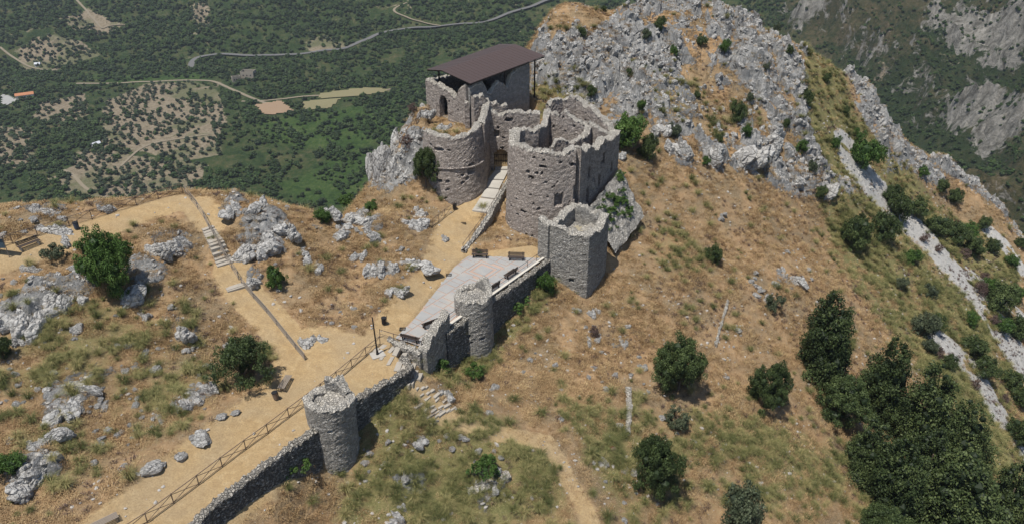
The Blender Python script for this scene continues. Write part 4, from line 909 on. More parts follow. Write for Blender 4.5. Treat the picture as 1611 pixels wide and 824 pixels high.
p = Vector(P(812, 409, 0)); bench(p, R(-3), "dark bench at the back edge of the terrace, nearest the square tower", DARKM)
p = Vector(P(803, 434, 0)); bench(p, ang + R(180), "dark bench against the terrace railing, halfway along", DARKM)
p = Vector(P(777, 455, 0)); bench(p, ang + R(180), "dark bench against the terrace railing just behind the small round tower", DARKM, L=1.5)
p = Vector(P(646, 536, 0)); bench(p, R(158), "dark bench facing the paving at the near corner of the terrace", DARKM)
p = Vector(P(676, 513, 0)); bench(p, R(215), "dark bench against the railing beside the broken wall stub", DARKM, L=1.6)
p = hit(450, 606); bench(p, R(82), "silvered plank bench on the bare path seen from above", WOODG, WOODG, back=False, slats=5)
p = hit(166, 826); bench(p, R(40), "silvered plank bench cut off by the bottom edge of the picture", WOODG, WOODG, back=False, slats=5)
def bin_(loc, label, m, tilt=0):
    r = tag(empty("litter_bin", loc), label, "bin"); r.rotation_euler = (0, tilt, 0)
    mb = MB(); mb.tube((0, 0, .12), (0, 0, .78), .21, .25, 14); mb.build("bucket", m, r)
    mb = MB(); mb.tube((0, 0, .781), (0, 0, .83), .27, .27, 14); mb.build("rim", DARKM, r)
    mb = MB(); mb.tube((.29, 0, -.1), (.29, 0, 1.1), .03, n=6); mb.build("post", DARKM, r)
bin_(hit(435, 628), "dark litter bin on the path below the plank bench", RUST, -.1); bin_(hit(604, 510), "dark litter bin on the dry grass beyond the lamp post", DARKM, .05); bin_(hit(121, 361), "blue-grey litter bin by the fence on the left hill", plain("blue_bin", (.07, .09, .13), .6)); bin_(hit(715, 330), "black litter bin at the foot of the round castle tower", DARKM)
p = hit(594, 558); p.z = Hs(p.x, p.y)
lp = tag(empty("lamp_post", p), "tall black lamp post on a pale square footing at the path bend", "lamp post")
MB().box(0, 0, .04, 1.3, 1.1, .12, .5).build("footing", CONC, lp)
mb = MB(); mb.tube((0, 0, .1), (-.12, 0, 4.3), .085, .055, 10); mb.build("pole", DARKM, lp); mb = MB(); mb.tube((0, 0, .1), (0, 0, .55), .14, .1, 10); mb.build("pole_base", DARKM, lp)
for z_ in (3.35, 3.05): mb = MB(); mb.tube((-.26, -.1, z_), (-.26, -.1, z_ + .14), .07, .09, 8); mb.tube((-.1, 0, z_ + .05), (-.26, -.1, z_ + .07), .025, n=5); mb.build("spotlight", plain("spot_grey", (.45, .45, .45), .5), lp)
p = hit(15, 405); sg = tag(empty("info_panel", p), "dark blue information panel on poles at the left edge of the picture", "sign")
for dx in (0, -1.5): mb = MB(); mb.tube((dx, 0, -.2), (dx, 0, 2.5), .04, n=7); mb.build("post", GREYW, sg)
MB().box(-.75, -.03, 1.55, 1.4, .05, 1.0).build("panel", plain("panel_blue", (.05, .085, .12), .5), sg)
MB().box(-.75, 0, 2.45, 1.9, .5, .06).build("panel_roof", GREYW, sg)
for (px, py, dz, what) in [(729, 353, 0, "dark drain grate in the bare path near the ramp foot"), (633, 522, .0, "dark drain grate near the narrow end of the paving"), (706, 437, 0, "dark drain grate in the paving near its left edge")]:
    q = hit(px, py); zz = max(Hs(q.x, q.y), -.003 if dz == 0 and py > 400 else -9) + .02; mb = MB()
    o = tag(empty("drain_grate", (q.x, q.y, zz)), what, "grate"); mb.box(0, 0, 0, .62, .06, .05); mb.box(0, .45, 0, .62, .06, .05); mb.box(-.28, .225, 0, .06, .39, .05); mb.box(.28, .225, 0, .06, .39, .05); mb.build("frame", DARKM, o)
    mb = MB(); [mb.box(-.2 + k * .1, .225, .0, .035, .39, .03) for k in range(5)]; mb.build("grille", DARKM, o)
p = hit(960, 703); brl = tag(empty("rusty_drum", p), "small rusty brown drum lying in the grass below the low wall line", "drum"); brl.rotation_euler = (R(70), 0, R(20))
mb = MB(); mb.tube((0, 0, 0), (0, 0, .7), .3, n=14); mb.build("shell", plain("rust", (.12, .045, .02), .9), brl); mb = MB(); mb.tube((0, 0, .701), (0, 0, .74), .32, n=14); mb.build("rim", RUST, brl)
def instancer(name, x, y, z, scl, protos, label, m):
    """points with a scale and a turn; geometry nodes puts one of the joined crowns on every point"""
    n = len(x); me = bpy.data.meshes.new(name); me.vertices.add(n); me.vertices.foreach_set("co", np.stack([x, y, z], -1).astype(np.float32).ravel())
    for k, v in (("scl", scl), ("turn", rng.uniform(0, 6.28, n)), ("flat", rng.uniform(.7, 1.15, n))):
        a = me.attributes.new(k, 'FLOAT', 'POINT'); a.data.foreach_set("value", np.asarray(v, np.float32))
    a = me.attributes.new("pick", 'INT', 'POINT'); a.data.foreach_set("value", rng.integers(0, len(protos), n).astype(np.int32))
    o = link(name, me); tag(o, label, kind="stuff"); ng = bpy.data.node_groups.new(name, 'GeometryNodeTree')
    ng.interface.new_socket("Geometry", in_out='INPUT', socket_type='NodeSocketGeometry'); ng.interface.new_socket("Geometry", in_out='OUTPUT', socket_type='NodeSocketGeometry')
    gi = ng.nodes.new("NodeGroupInput"); go = ng.nodes.new("NodeGroupOutput"); L = ng.links.new
    g2 = ng.nodes.new("GeometryNodeJoinGeometry")
    for pm in protos:
        po = bpy.data.objects.new("proto", pm); oi = ng.nodes.new("GeometryNodeObjectInfo"); oi.inputs["Object"].default_value = po; oi.inputs["As Instance"].default_value = True; L(oi.outputs["Geometry"], g2.inputs[0])
    ip = ng.nodes.new("GeometryNodeInstanceOnPoints"); L(gi.outputs[0], ip.inputs["Points"]); L(g2.outputs[0], ip.inputs["Instance"]); ip.inputs["Pick Instance"].default_value = True
    def nat(k, t='FLOAT'):
        q = ng.nodes.new("GeometryNodeInputNamedAttribute"); q.data_type = t; q.inputs[0].default_value = k; return q.outputs[0]
    L(nat("pick", 'INT'), ip.inputs["Instance Index"])
    cr_ = ng.nodes.new("ShaderNodeCombineXYZ"); L(nat("turn"), cr_.inputs[2]); L(cr_.outputs[0], ip.inputs["Rotation"])
    cs = ng.nodes.new("ShaderNodeCombineXYZ"); mu = ng.nodes.new("ShaderNodeMath"); mu.operation = 'MULTIPLY'; s1 = nat("scl"); L(s1, cs.inputs[0]); L(s1, cs.inputs[1]); L(s1, mu.inputs[0]); L(nat("flat"), mu.inputs[1]); L(mu.outputs[0], cs.inputs[2]); L(cs.outputs[0], ip.inputs["Scale"])
    L(ip.outputs[0], go.inputs[0]); md = o.modifiers.new("scatter", 'NODES'); md.node_group = ng; return o

# ------------------------------------------------------------------ foliage
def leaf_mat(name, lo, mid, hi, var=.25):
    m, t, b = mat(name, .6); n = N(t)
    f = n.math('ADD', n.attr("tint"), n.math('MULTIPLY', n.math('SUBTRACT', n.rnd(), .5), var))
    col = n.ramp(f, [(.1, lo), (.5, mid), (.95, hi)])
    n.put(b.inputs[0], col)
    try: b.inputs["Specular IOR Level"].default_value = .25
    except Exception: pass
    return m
LF = {"dark": leaf_mat("evergreen_leaves", (.020, .034, .012), (.052, .078, .026), (.11, .145, .05)), "bright": leaf_mat("bright_leaves", (.02, .045, .01), (.055, .11, .022), (.11, .18, .045)),
      "grey": leaf_mat("grey_green_leaves", (.03, .042, .025), (.07, .09, .05), (.13, .15, .09)), "conifer": leaf_mat("conifer_foliage", (.012, .022, .008), (.042, .064, .021), (.11, .14, .05)),
      "dead": leaf_mat("dry_twigs", (.06, .04, .035), (.12, .08, .07), (.19, .14, .12)), "grass": leaf_mat("tussock_blades", (.07, .085, .028), (.17, .175, .065), (.36, .31, .14), .7),
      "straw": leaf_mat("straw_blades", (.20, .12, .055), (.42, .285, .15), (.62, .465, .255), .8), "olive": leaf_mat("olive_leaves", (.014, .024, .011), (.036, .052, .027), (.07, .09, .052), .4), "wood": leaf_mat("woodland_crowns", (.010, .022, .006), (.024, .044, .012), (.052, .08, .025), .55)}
BARK = plain("bark", (.12, .095, .075), .95, sc=4)
def leaves(cen, nor, size, rg, aspect=.6):
    n = len(cen); t = rg.normal(size=(n, 3)); nor = nor / (np.linalg.norm(nor, axis=1)[:, None] + 1e-9)
    u = np.cross(nor, t); u /= np.linalg.norm(u, axis=1)[:, None] + 1e-9; v = np.cross(nor, u); s = (size * rg.uniform(.6, 1.35, n))[:, None]
    return np.stack([cen - u * s - v * s * aspect * .3, cen - v * s * aspect, cen + u * s, cen + v * s * aspect], 1).reshape(-1, 3)
def blob(cen, rad, rg, sub=1, amp=.25, sq=1):
    V, T = ico(sub); d = 1 + (vnoise(V[:, 0] * 2.3 + cen[0] * 7, V[:, 1] * 2.3 + cen[1] * 3, V[:, 2] * 2.3, s=int(rg.integers(99))) - .5) * 2 * amp
    return V * d[:, None] * np.asarray(rad) + cen, T
def crown_mesh(name, seed, lobes, nleaf, size, core=.45, updir=.25, droop=0, sub=7, subr=.42):
    """leaves on the surface of many small clumps that sit on the main lobes"""
    rg = np.random.default_rng(seed); L = np.array([[*c_, *r_] for c_, r_ in lobes]); SL = []
    for c_ in L:
        for _ in range(sub):
            d = rg.normal(size=3); d[2] = d[2] + updir; d /= np.linalg.norm(d); q = subr * rg.uniform(.6, 1.25); SL.append([*(c_[:3] + d * c_[3:] * rg.uniform(.62, .95) - np.array([0, 0, droop * c_[3] * np.hypot(d[0], d[1])])), *(c_[3:] * q)])
    SL = np.array(SL); mid = L[:, :3].mean(0); pr = SL[:, 3] ** 2; pr /= pr.sum()
    k = rg.choice(len(SL), nleaf, p=pr); d = rg.normal(size=(nleaf, 3)); d[:, 2] += .3; d /= np.linalg.norm(d, axis=1)[:, None]
    rad = rg.uniform(.55, 1.08, nleaf); cen = SL[k, :3] + d * SL[k, 3:] * rad[:, None]
    if droop: cen[:, 2] -= droop * .8 * rad * np.hypot(d[:, 0], d[:, 1]) * SL[k, 3]
    nor = d + rg.normal(size=d.shape) * .6; V1 = leaves(cen, nor, size, rg); n = len(cen)
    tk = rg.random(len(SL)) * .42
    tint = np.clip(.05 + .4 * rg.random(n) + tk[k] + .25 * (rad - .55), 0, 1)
    VV = [V1]; TT = []; tn = [np.repeat(tint, 4)]; off = len(V1)
    for c_, r_ in lobes:
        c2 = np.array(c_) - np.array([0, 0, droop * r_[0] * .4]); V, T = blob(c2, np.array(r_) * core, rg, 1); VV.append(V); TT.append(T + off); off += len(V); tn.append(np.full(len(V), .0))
    return mesh_np(name, np.concatenate(VV), np.arange(n * 4).reshape(-1, 4), np.concatenate(TT), {"tint": np.concatenate(tn)})
def bush_lobes(seed, n=11, flat=.8, spread=.55, r=.42):
    rg = np.random.default_rng(seed); o = [((0, 0, .40 * flat), (.55, .55, .45 * flat))]
    for i in range(n):
        a = i * 2.4 + rg.uniform(-.5, .5); e = rg.uniform(-.25, 1.35); q = spread * rg.uniform(.8, 1.15); rr = r * rg.uniform(.6, 1.05)
        o.append(((q * math.cos(a) * math.cos(e), q * math.sin(a) * math.cos(e), .38 * flat + flat * .55 * math.sin(e) * rg.uniform(.8, 1.1)), (rr, rr, rr * .85)))
    return o
def conifer_lobes(seed, w=.34):
    rg = np.random.default_rng(seed); o = []; lx = rg.uniform(-.06, .06); ly = rg.uniform(-.06, .06)
    for i in range(12):
        h = .07 + .84 * i / 11; prof = w * (1 - h ** 1.6) ** .85 * rg.uniform(.88, 1.08) + .02
        k = max(1, int(7 * prof / w)); a0 = rg.uniform(0, 6.28)
        for j in range(k):
            a = a0 + 6.283 * j / k + rg.uniform(-.3, .3); q = prof * .66 * rg.uniform(.7, 1.18); rr = prof * rg.uniform(.38, .58) + .02; o.append(((q * math.cos(a) + lx * h, q * math.sin(a) + ly * h, h + rg.uniform(-.035, .035)), (rr, rr, rr * .95)))
    return o
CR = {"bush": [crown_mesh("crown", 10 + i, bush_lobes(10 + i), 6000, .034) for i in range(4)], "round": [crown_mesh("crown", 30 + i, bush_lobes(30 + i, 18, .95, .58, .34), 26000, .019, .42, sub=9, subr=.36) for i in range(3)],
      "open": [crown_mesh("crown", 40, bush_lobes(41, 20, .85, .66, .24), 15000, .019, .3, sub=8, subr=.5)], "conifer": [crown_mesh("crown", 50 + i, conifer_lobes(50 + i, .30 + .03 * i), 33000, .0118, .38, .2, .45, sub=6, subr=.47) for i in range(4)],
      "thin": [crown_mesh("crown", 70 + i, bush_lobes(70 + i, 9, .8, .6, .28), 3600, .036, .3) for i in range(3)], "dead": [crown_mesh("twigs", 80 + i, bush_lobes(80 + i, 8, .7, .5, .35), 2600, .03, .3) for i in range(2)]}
def trunk_mesh(seed, h=.45, r=.05):
    rg = random.Random(seed); mb = MB(); mb.tube((0, 0, -.25), (.03, 0, h * .5), r, r * .75, 7)
    for k in range(5):
        a = k * 1.26 + rg.random(); mb.tube((.03, 0, h * .4), (.42 * math.cos(a), .42 * math.sin(a), h * (1 + rg.random() * .5)), r * .6, r * .2, 5)
    return mesh_np("trunk", mb.v, mb.q, mb.t)
TM = [trunk_mesh(i) for i in range(3)]
for t_ in TM: t_.materials.append(BARK)
mb = MB(); mb.tube((0, 0, -.12), (0, 0, .6), .025, .008, 7); TC = mesh_np("trunk", mb.v, mb.q, mb.t); TC.materials.append(BARK)
_cm = {}
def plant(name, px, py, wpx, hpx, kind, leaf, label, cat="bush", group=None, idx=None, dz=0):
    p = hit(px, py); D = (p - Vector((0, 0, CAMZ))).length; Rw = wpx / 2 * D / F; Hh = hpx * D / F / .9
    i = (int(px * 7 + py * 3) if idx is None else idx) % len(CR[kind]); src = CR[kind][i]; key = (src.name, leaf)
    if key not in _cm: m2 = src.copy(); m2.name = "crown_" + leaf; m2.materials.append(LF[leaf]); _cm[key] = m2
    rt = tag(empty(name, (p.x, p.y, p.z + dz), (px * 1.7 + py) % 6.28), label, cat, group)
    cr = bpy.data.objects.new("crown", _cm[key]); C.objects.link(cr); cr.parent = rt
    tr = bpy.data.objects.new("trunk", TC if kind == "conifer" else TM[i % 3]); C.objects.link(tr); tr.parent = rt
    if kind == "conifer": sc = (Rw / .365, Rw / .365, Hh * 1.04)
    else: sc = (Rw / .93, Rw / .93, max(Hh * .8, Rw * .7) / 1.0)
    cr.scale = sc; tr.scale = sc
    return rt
T_ = plant
T_("broadleaf_tree", 180, 462, 92, 105, "round", "bright", "large dark green broadleaf tree on the left hill below the bench, rocks around its foot", "tree", idx=0)
T_("broadleaf_tree", 388, 600, 110, 88, "open", "dark", "wide loose-branched green tree beside the branch path, left of the plank bench", "tree", idx=1)
T_("shrub", 436, 452, 38, 42, "bush", "bright", "small bright shrub in front of a split grey rock right of the rail fence", "bush")
T_("shrub", 509, 349, 34, 26, "bush", "bright", "small round shrub on the rocky rim of the left hill", "bush")
T_("shrub", 20, 742, 54, 34, "bush", "bright", "low bright green shrub on pale rocks at the left edge", "bush")
T_("shrub", 8, 562, 34, 36, "bush", "dark", "dark shrub cut by the left edge above the scattered rocks", "bush")
T_("shrub", 85, 408, 42, 30, "thin", "grey", "wispy olive-green clump just below the bench on the left hill", "bush")
T_("shrub", 671, 294, 54, 62, "round", "dark", "round dark evergreen shrub growing out of the cliff against the round castle tower", "bush", idx=2, dz=.3)
T_("evergreen_tree", 1066, 612, 98, 96, "round", "dark", "broad rounded evergreen right of centre, the farther of two on the slope below the castle", "tree", idx=0)
T_("evergreen_tree", 1206, 640, 74, 80, "round", "dark", "round evergreen standing alone left of the conifer group", "tree", idx=1)
T_("evergreen_tree", 1029, 770, 94, 102, "round", "dark", "round glossy evergreen at the foot of the low pale wall line", "tree", idx=2)
T_("evergreen_tree", 1157, 832, 80, 88, "bush", "grey", "looser grey-green evergreen cut by the bottom edge right of centre", "tree")
T_("shrub", 1122, 413, 32, 38, "bush", "dark", "small dark upright shrub alone on the dry slope right of the square tower", "bush")
T_("shrub", 1066, 672, 48, 46, "thin", "grey", "thin grey-green shrub between the two rounded evergreens", "bush")
T_("shrub", 1216, 490, 36, 42, "thin", "grey", "thin grey shrub among rocks just left of the tallest conifer", "bush")
T_("shrub", 985, 232, 70, 58, "bush", "bright", "leafy green bush at the cliff foot behind the castle's right wall", "bush")
T_("shrub", 1018, 252, 40, 48, "bush", "dark", "darker bush beside the leafy one at the cliff foot right of the castle", "bush")
T_("shrub", 1158, 192, 32, 38, "bush", "dark", "dark bush halfway up the crag, alone above a pale outcrop", "bush")
T_("shrub", 1357, 262, 56, 56, "bush", "bright", "big green bush at the top end of the pale scree strip", "bush")
T_("shrub", 1313, 234, 20, 24, "bush", "bright", "small green bush just left of the big bush above the scree", "bush")
T_("shrub", 860, 462, 38, 44, "bush", "bright", "bright climbing shrub at the foot of the retaining wall by the square tower", "bush")
T_("shrub", 812, 486, 52, 30, "thin", "bright", "low straggling greenery along the foot of the dark retaining wall", "bush")
T_("shrub", 764, 748, 60, 46, "thin", "bright", "spiky green clump left of the dirt trail near the bottom", "bush")
T_("shrub", 753, 403, 18, 14, "bush", "grey", "tiny bush behind the left bench of the terrace", "bush", dz=.1)
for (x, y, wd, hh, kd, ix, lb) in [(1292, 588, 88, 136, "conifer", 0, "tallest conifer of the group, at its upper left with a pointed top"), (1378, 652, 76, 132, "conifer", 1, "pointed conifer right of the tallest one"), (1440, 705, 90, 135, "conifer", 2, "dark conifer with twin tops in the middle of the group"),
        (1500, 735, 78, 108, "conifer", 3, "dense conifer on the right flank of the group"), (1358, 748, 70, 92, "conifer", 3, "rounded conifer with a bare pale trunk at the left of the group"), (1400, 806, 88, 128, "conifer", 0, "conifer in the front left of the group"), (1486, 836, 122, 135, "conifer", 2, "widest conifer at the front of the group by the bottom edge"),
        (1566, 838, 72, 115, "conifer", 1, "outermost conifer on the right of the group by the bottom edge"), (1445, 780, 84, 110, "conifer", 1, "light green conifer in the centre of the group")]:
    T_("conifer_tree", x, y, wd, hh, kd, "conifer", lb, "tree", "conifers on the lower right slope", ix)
for (x, y, wd, hh, lb) in [(1322, 660, 96, 74, "wide dark evergreen between the tallest conifer and the rounded one"), (1385, 862, 96, 70, "low rounded evergreen at the bottom edge in front of the conifers"), (1440, 870, 70, 50, "low evergreen at the bottom edge beside the widest conifer"), (1608, 855, 40, 60, "evergreen cut by the lower right corner")]:
    T_("evergreen_tree", x, y, wd, hh, "round", "dark", lb, "tree")
SC = [(1340, 392, 50, 62, "dark"), (1352, 376, 34, 44, "dark"), (1388, 378, 50, 48, "dark"), (1412, 346, 40, 46, "dark"), (1400, 318, 38, 30, "dark"), (1438, 342, 40, 34, "dark"), (1432, 414, 36, 24, "bright"), (1470, 366, 46, 30, "dark"), (1500, 382, 46, 34, "dark"), (1528, 400, 40, 30, "dark"),
      (1520, 372, 34, 24, "bright"), (1452, 530, 46, 46, "grey"), (1470, 520, 34, 30, "dark"), (1462, 556, 30, 26, "grey"), (1567, 486, 56, 44, "dark"), (1603, 532, 50, 44, "dark"), (1555, 466, 36, 30, "bright"), (1530, 560, 46, 36, "dark"), (1546, 592, 44, 34, "dark"), (1588, 610, 38, 30, "dark"), (1605, 640, 36, 34, "dark"), (1575, 520, 34, 26, "bright"),
      (1600, 700, 44, 50, "dark"), (1490, 580, 30, 26, "dark"), (1418, 455, 26, 22, "grey"), (1462, 466, 26, 22, "grey"), (1525, 508, 26, 20, "bright"), (1545, 360, 24, 20, "dark"), (1560, 395, 26, 22, "dark"), (1590, 420, 24, 20, "bright"), (1605, 390, 22, 20, "dark"), (1480, 300, 26, 20, "dark"), (1450, 278, 22, 18, "bright"), (1500, 318, 30, 22, "dark"), (1598, 470, 28, 22, "bright")]
where = ["upper end", "middle", "lower end"]
ORD = "first second third fourth fifth sixth seventh eighth ninth tenth eleventh twelfth thirteenth fourteenth fifteenth sixteenth seventeenth eighteenth nineteenth twentieth".split(); ORD += ["twenty-" + w_ for w_ in ORD[:9]] + ["thirtieth"]
SN = {}; SC.sort(key=lambda q: q[0])
for k, (x, y, wd, hh, lf) in enumerate(SC):
    lb = "%s green bush %s the pale scree strip" % ({"dark": "dark", "bright": "mid", "grey": "greyish"}[lf], "beyond" if y < .93 * (x - 1345) + 268 else "on the near side of")
    gk = lb; SN[gk] = SN.get(gk, 0) + 1; od = ORD[SN[gk] - 1]
    T_("shrub", x, y, wd, hh, "bush", lf, lb + ", " + od + " from its top", "bush", "bushes along the scree")
for k, (x, y, wd) in enumerate(sorted([(1038, 48, 24), (1103, 72, 20), (1140, 82, 22), (1060, 88, 18), (915, 58, 16), (1016, 62, 18), (1270, 163, 18), (1242, 86, 16), (1222, 50, 14), (1180, 160, 16), (1010, 175, 20), (1060, 215, 26), (1200, 262, 20), (1278, 270, 20), (1290, 315, 26), (1260, 240, 24), (1130, 225, 20), (930, 152, 20), (1270, 158, 20), (1096, 155, 14), (1175, 215, 20), (1236, 200, 16),
                   (950, 20, 12), (1205, 110, 14), (1300, 130, 16), (1330, 180, 14), (990, 120, 14), (900, 190, 22), (1110, 260, 16), (1345, 215, 16)])):
    T_("shrub", x, y, wd, wd, "bush", random.choice(["dark", "grey", "bright", "dark"]), "small green shrub rooted in the grey crag, " + ORD[k] + " from the left", "bush", "small shrubs on the crag")
DN = 0
for (x, y, wd, hh, lb) in [(934, 528, 26, 26, "round purple-brown dead shrub on the dry slope below the square tower"), (1453, 382, 20, 18, None), (1476, 396, 18, 16, None), (1516, 406, 22, 20, None), (1541, 462, 28, 26, None), (1472, 562, 26, 26, None), (1562, 508, 22, 18, None), (1532, 612, 24, 22, None), (1578, 632, 20, 18, None), (1548, 440, 18, 16, None)]:
    DN += 1; T_("dead_shrub", x, y, wd, hh, "dead", "dead", lb or "purple-brown dead shrub by the pale scree strip, %s from the left" % {2: "first", 3: "second", 6: "third", 4: "fourth", 9: "seventh", 5: "sixth", 8: "fifth", 7: "eighth"}.get(DN, "ninth"), "bush", None if lb else "dead shrubs by the scree")
T_("dead_shrub", 640, 232, 30, 28, "dead", "dead", "purple-brown dead scrub on the cliff edge left of the round castle tower", "bush"); T_("dead_shrub", 650, 178, 24, 22, "dead", "dead", "purple-brown dead scrub below the hall's left corner", "bush")
for (x, y, wd, lb) in [(545, 322, 30, "green bush poking up behind the rim of the left hill"), (585, 330, 26, "low green bush at the foot of the cliff beside the hill rim"), (902, 352, 14, "small plant growing inside the square tower's top"), (925, 340, 12, "tuft on the square tower's back rim"), (745, 592, 44, "green grass-like clump at the foot of the terrace-edge tower"), (470, 740, 50, "rank green clump between the wall and the foreground tower"), (690, 585, 50, "rank green growth under the broken wall stub")]:
    T_("shrub", x, y, wd, wd * .7, "thin" if wd > 40 else "bush", "bright", lb, "bush")
# ivy on the talus: a few clumps of its own
for k in range(30):
    u_, v_ = random.uniform(.05, .95), random.uniform(.05, .8); x = 9.3 + u_ * 4.4 + v_ * 3.1; y = 85.2 + u_ * 6.6 - v_ * 2.6; z = (3.4 + u_ * 2.2) * (1 - v_) + v_ * (-1.6 + u_ * 1.8)
    src = CR["thin"][k % 3]; key = (src.name, "bright")
    if key not in _cm: m2 = src.copy(); m2.materials.append(LF["bright"]); _cm[key] = m2
    o = bpy.data.objects.new("ivy_clump", _cm[key]); C.objects.link(o); s_ = random.uniform(.4, 1.15); o.location = (x, y, z - .1); o.scale = (s_, s_, s_ * .8); o.rotation_euler = (0, 0, k); tag(o, "green ivy clump on the pale talus at the castle's right foot", "ivy", "ivy clumps on the talus")

# ------------------------------------------------------------------ rocks
def rock_mat():
    m, t, b = mat("limestone", .92); n = N(t); co = n.coord((1, 1, .7)); rn = n.rnd()
    a = n.noise(3.2, 8, .75, co, 1.2); d = n.noise(13, 5, .75, co)
    col = n.ramp(n.math('ADD', n.math('MULTIPLY', a, .6), n.math('MULTIPLY', d, .4)), [(.36, (.12, .118, .112)), (.45, (.36, .355, .345)), (.53, (.51, .505, .49)), (.66, (.64, .63, .61))])
    col = n.mix(n.math('MULTIPLY', rn, .2), col, (.42, .39, .35)); n.put(b.inputs[0], col)
    mw = n.new("ShaderNodeMix", data_type='RGBA', blend_type='LINEAR_LIGHT'); n.put(mw.inputs[0], .35); n.put(mw.inputs[6], n.coord((1, .45, 1.3))); n.put(mw.inputs[7], n.noise(2.0, 4, .7, None, 0, True))
    ck = n.vor(3.0, mw.outputs[2], 'DISTANCE_TO_EDGE'); cr = n.ramp(ck, [(0, 1), (.05, 0)]); col = n.mix(n.math('MULTIPLY', cr, .65), col, (.09, .08, .07)); n.put(b.inputs[0], col)
    hh = n.math('ADD', a, n.math('MULTIPLY', d, .5)); hh = n.math('ADD', hh, n.math('MULTIPLY', n.ramp(ck, [(0, 0), (.14, 1)]), .6))
    n.put(b.inputs["Normal"], n.bump(hh, 1.0, .16)); return m
ROCKM = rock_mat()
def rock_shape(seed, sub=3, el=(1, 1, .75), rough=.3):
    V, T = ico(sub); o = seed * 5.3
    d = 1 + (fbm(V[:, 0] * 1.3 + o, V[:, 1] * 1.3, V[:, 2] * 1.3, s=seed, o=3) - .5) * 1.1 + (vnoise(V[:, 0] * 4 + o, V[:, 1] * 4, V[:, 2] * 4, s=seed + 5) - .5) * rough * .7
    rg = np.random.default_rng(seed); V = V * (d - .16 * ridged(V[:, 0] * 2.2 + V[:, 2] * 1.4, V[:, 1] * 2.2 - V[:, 2], seed, 3))[:, None] * 1.08
    for _ in range(7):                      # flat broken faces
        nn = rg.normal(size=3); nn /= np.linalg.norm(nn); k = rg.uniform(.62, .85); q = V @ nn; V = V - np.outer(np.maximum(q - k, 0) * .85, nn)
    return V * np.array(el), T
def outcrop_shape(seed, n=7, sub=2):
    rg = np.random.default_rng(seed); VV = []; TT = []; off = 0; a = rg.uniform(0, 3.14)
    for i in range(n):
        V, T = rock_shape(seed * 10 + i, sub, (rg.uniform(.28, .5), rg.uniform(.22, .4), rg.uniform(.3, .6)))
        th = rg.uniform(-.5, .5); V = V @ np.array([[math.cos(th), -math.sin(th), 0], [math.sin(th), math.cos(th), 0], [0, 0, 1]]).T
        V[:, 0] += V[:, 2] * .35
        q = rg.uniform(-.75, .75); V = V + np.array([q * math.cos(a) + rg.normal() * .2, q * math.sin(a) + rg.normal() * .25, rg.uniform(-.1, .12)])
        VV.append(V); TT.append(T + off); off += len(V)
    return np.concatenate(VV), np.concatenate(TT)
BO = []
for i in range(8):
    V, T = rock_shape(i + 1, 4); me = mesh_np("boulder_%d" % i, V, None, T); me.materials.append(ROCKM); BO.append(me)
OC = []
for i in range(8):
    V, T = outcrop_shape(i + 1, 9, 4); me = mesh_np("outcrop_%d" % i, V, None, T); me.materials.append(ROCKM); OC.append(me)
def rock(px, py, wpx, label, group=None, name="boulder", out=False, hs=1.0, rz=None, cat="rock", sink=.25):
    p = hit(px, py); D = (p - Vector((0, 0, CAMZ))).length; r_ = wpx / 2 * D / F; L = OC if out else BO; k = int(px * 3 + py * 7) % 8
    o = bpy.data.objects.new(name, L[k]); C.objects.link(o); o.location = (p.x, p.y, p.z + r_ * .3 * hs - sink * r_); q = .92
    o.scale = (r_ / q, r_ / q * random.uniform(.75, 1), r_ * random.uniform(.75, 1) * hs); o.rotation_euler = (random.uniform(-.25, .25), random.uniform(-.25, .25), random.uniform(0, 6.28) if rz is None else rz)
    return tag(o, label, cat, group)
for a in [(238, 738, 30, "roundest and largest boulder lying on the bare path verge in the lower left"), (317, 693, 32, "long low boulder touching a smaller one beside the fenced path"), (302, 688, 14, "small boulder touching the left end of the long low one"), (286, 719, 19, "rough grey boulder between the round one and the long one"), (349, 656, 17, "upright boulder left of a pair beside the path"), (371, 650, 15, "smooth round boulder right of the upright one beside the path"),
          (195, 735, 17, "small round boulder left of the largest one on the path verge"), (148, 729, 11, "narrow dark-sided stone standing in the grass left of the path verge"), (245, 583, 17, "pale boulder alone in the dry grass at mid left"), (122, 520, 18, "pale round boulder below the big left-hand tree"), (165, 620, 0, "")]:
    if a[2]: rock(*a)
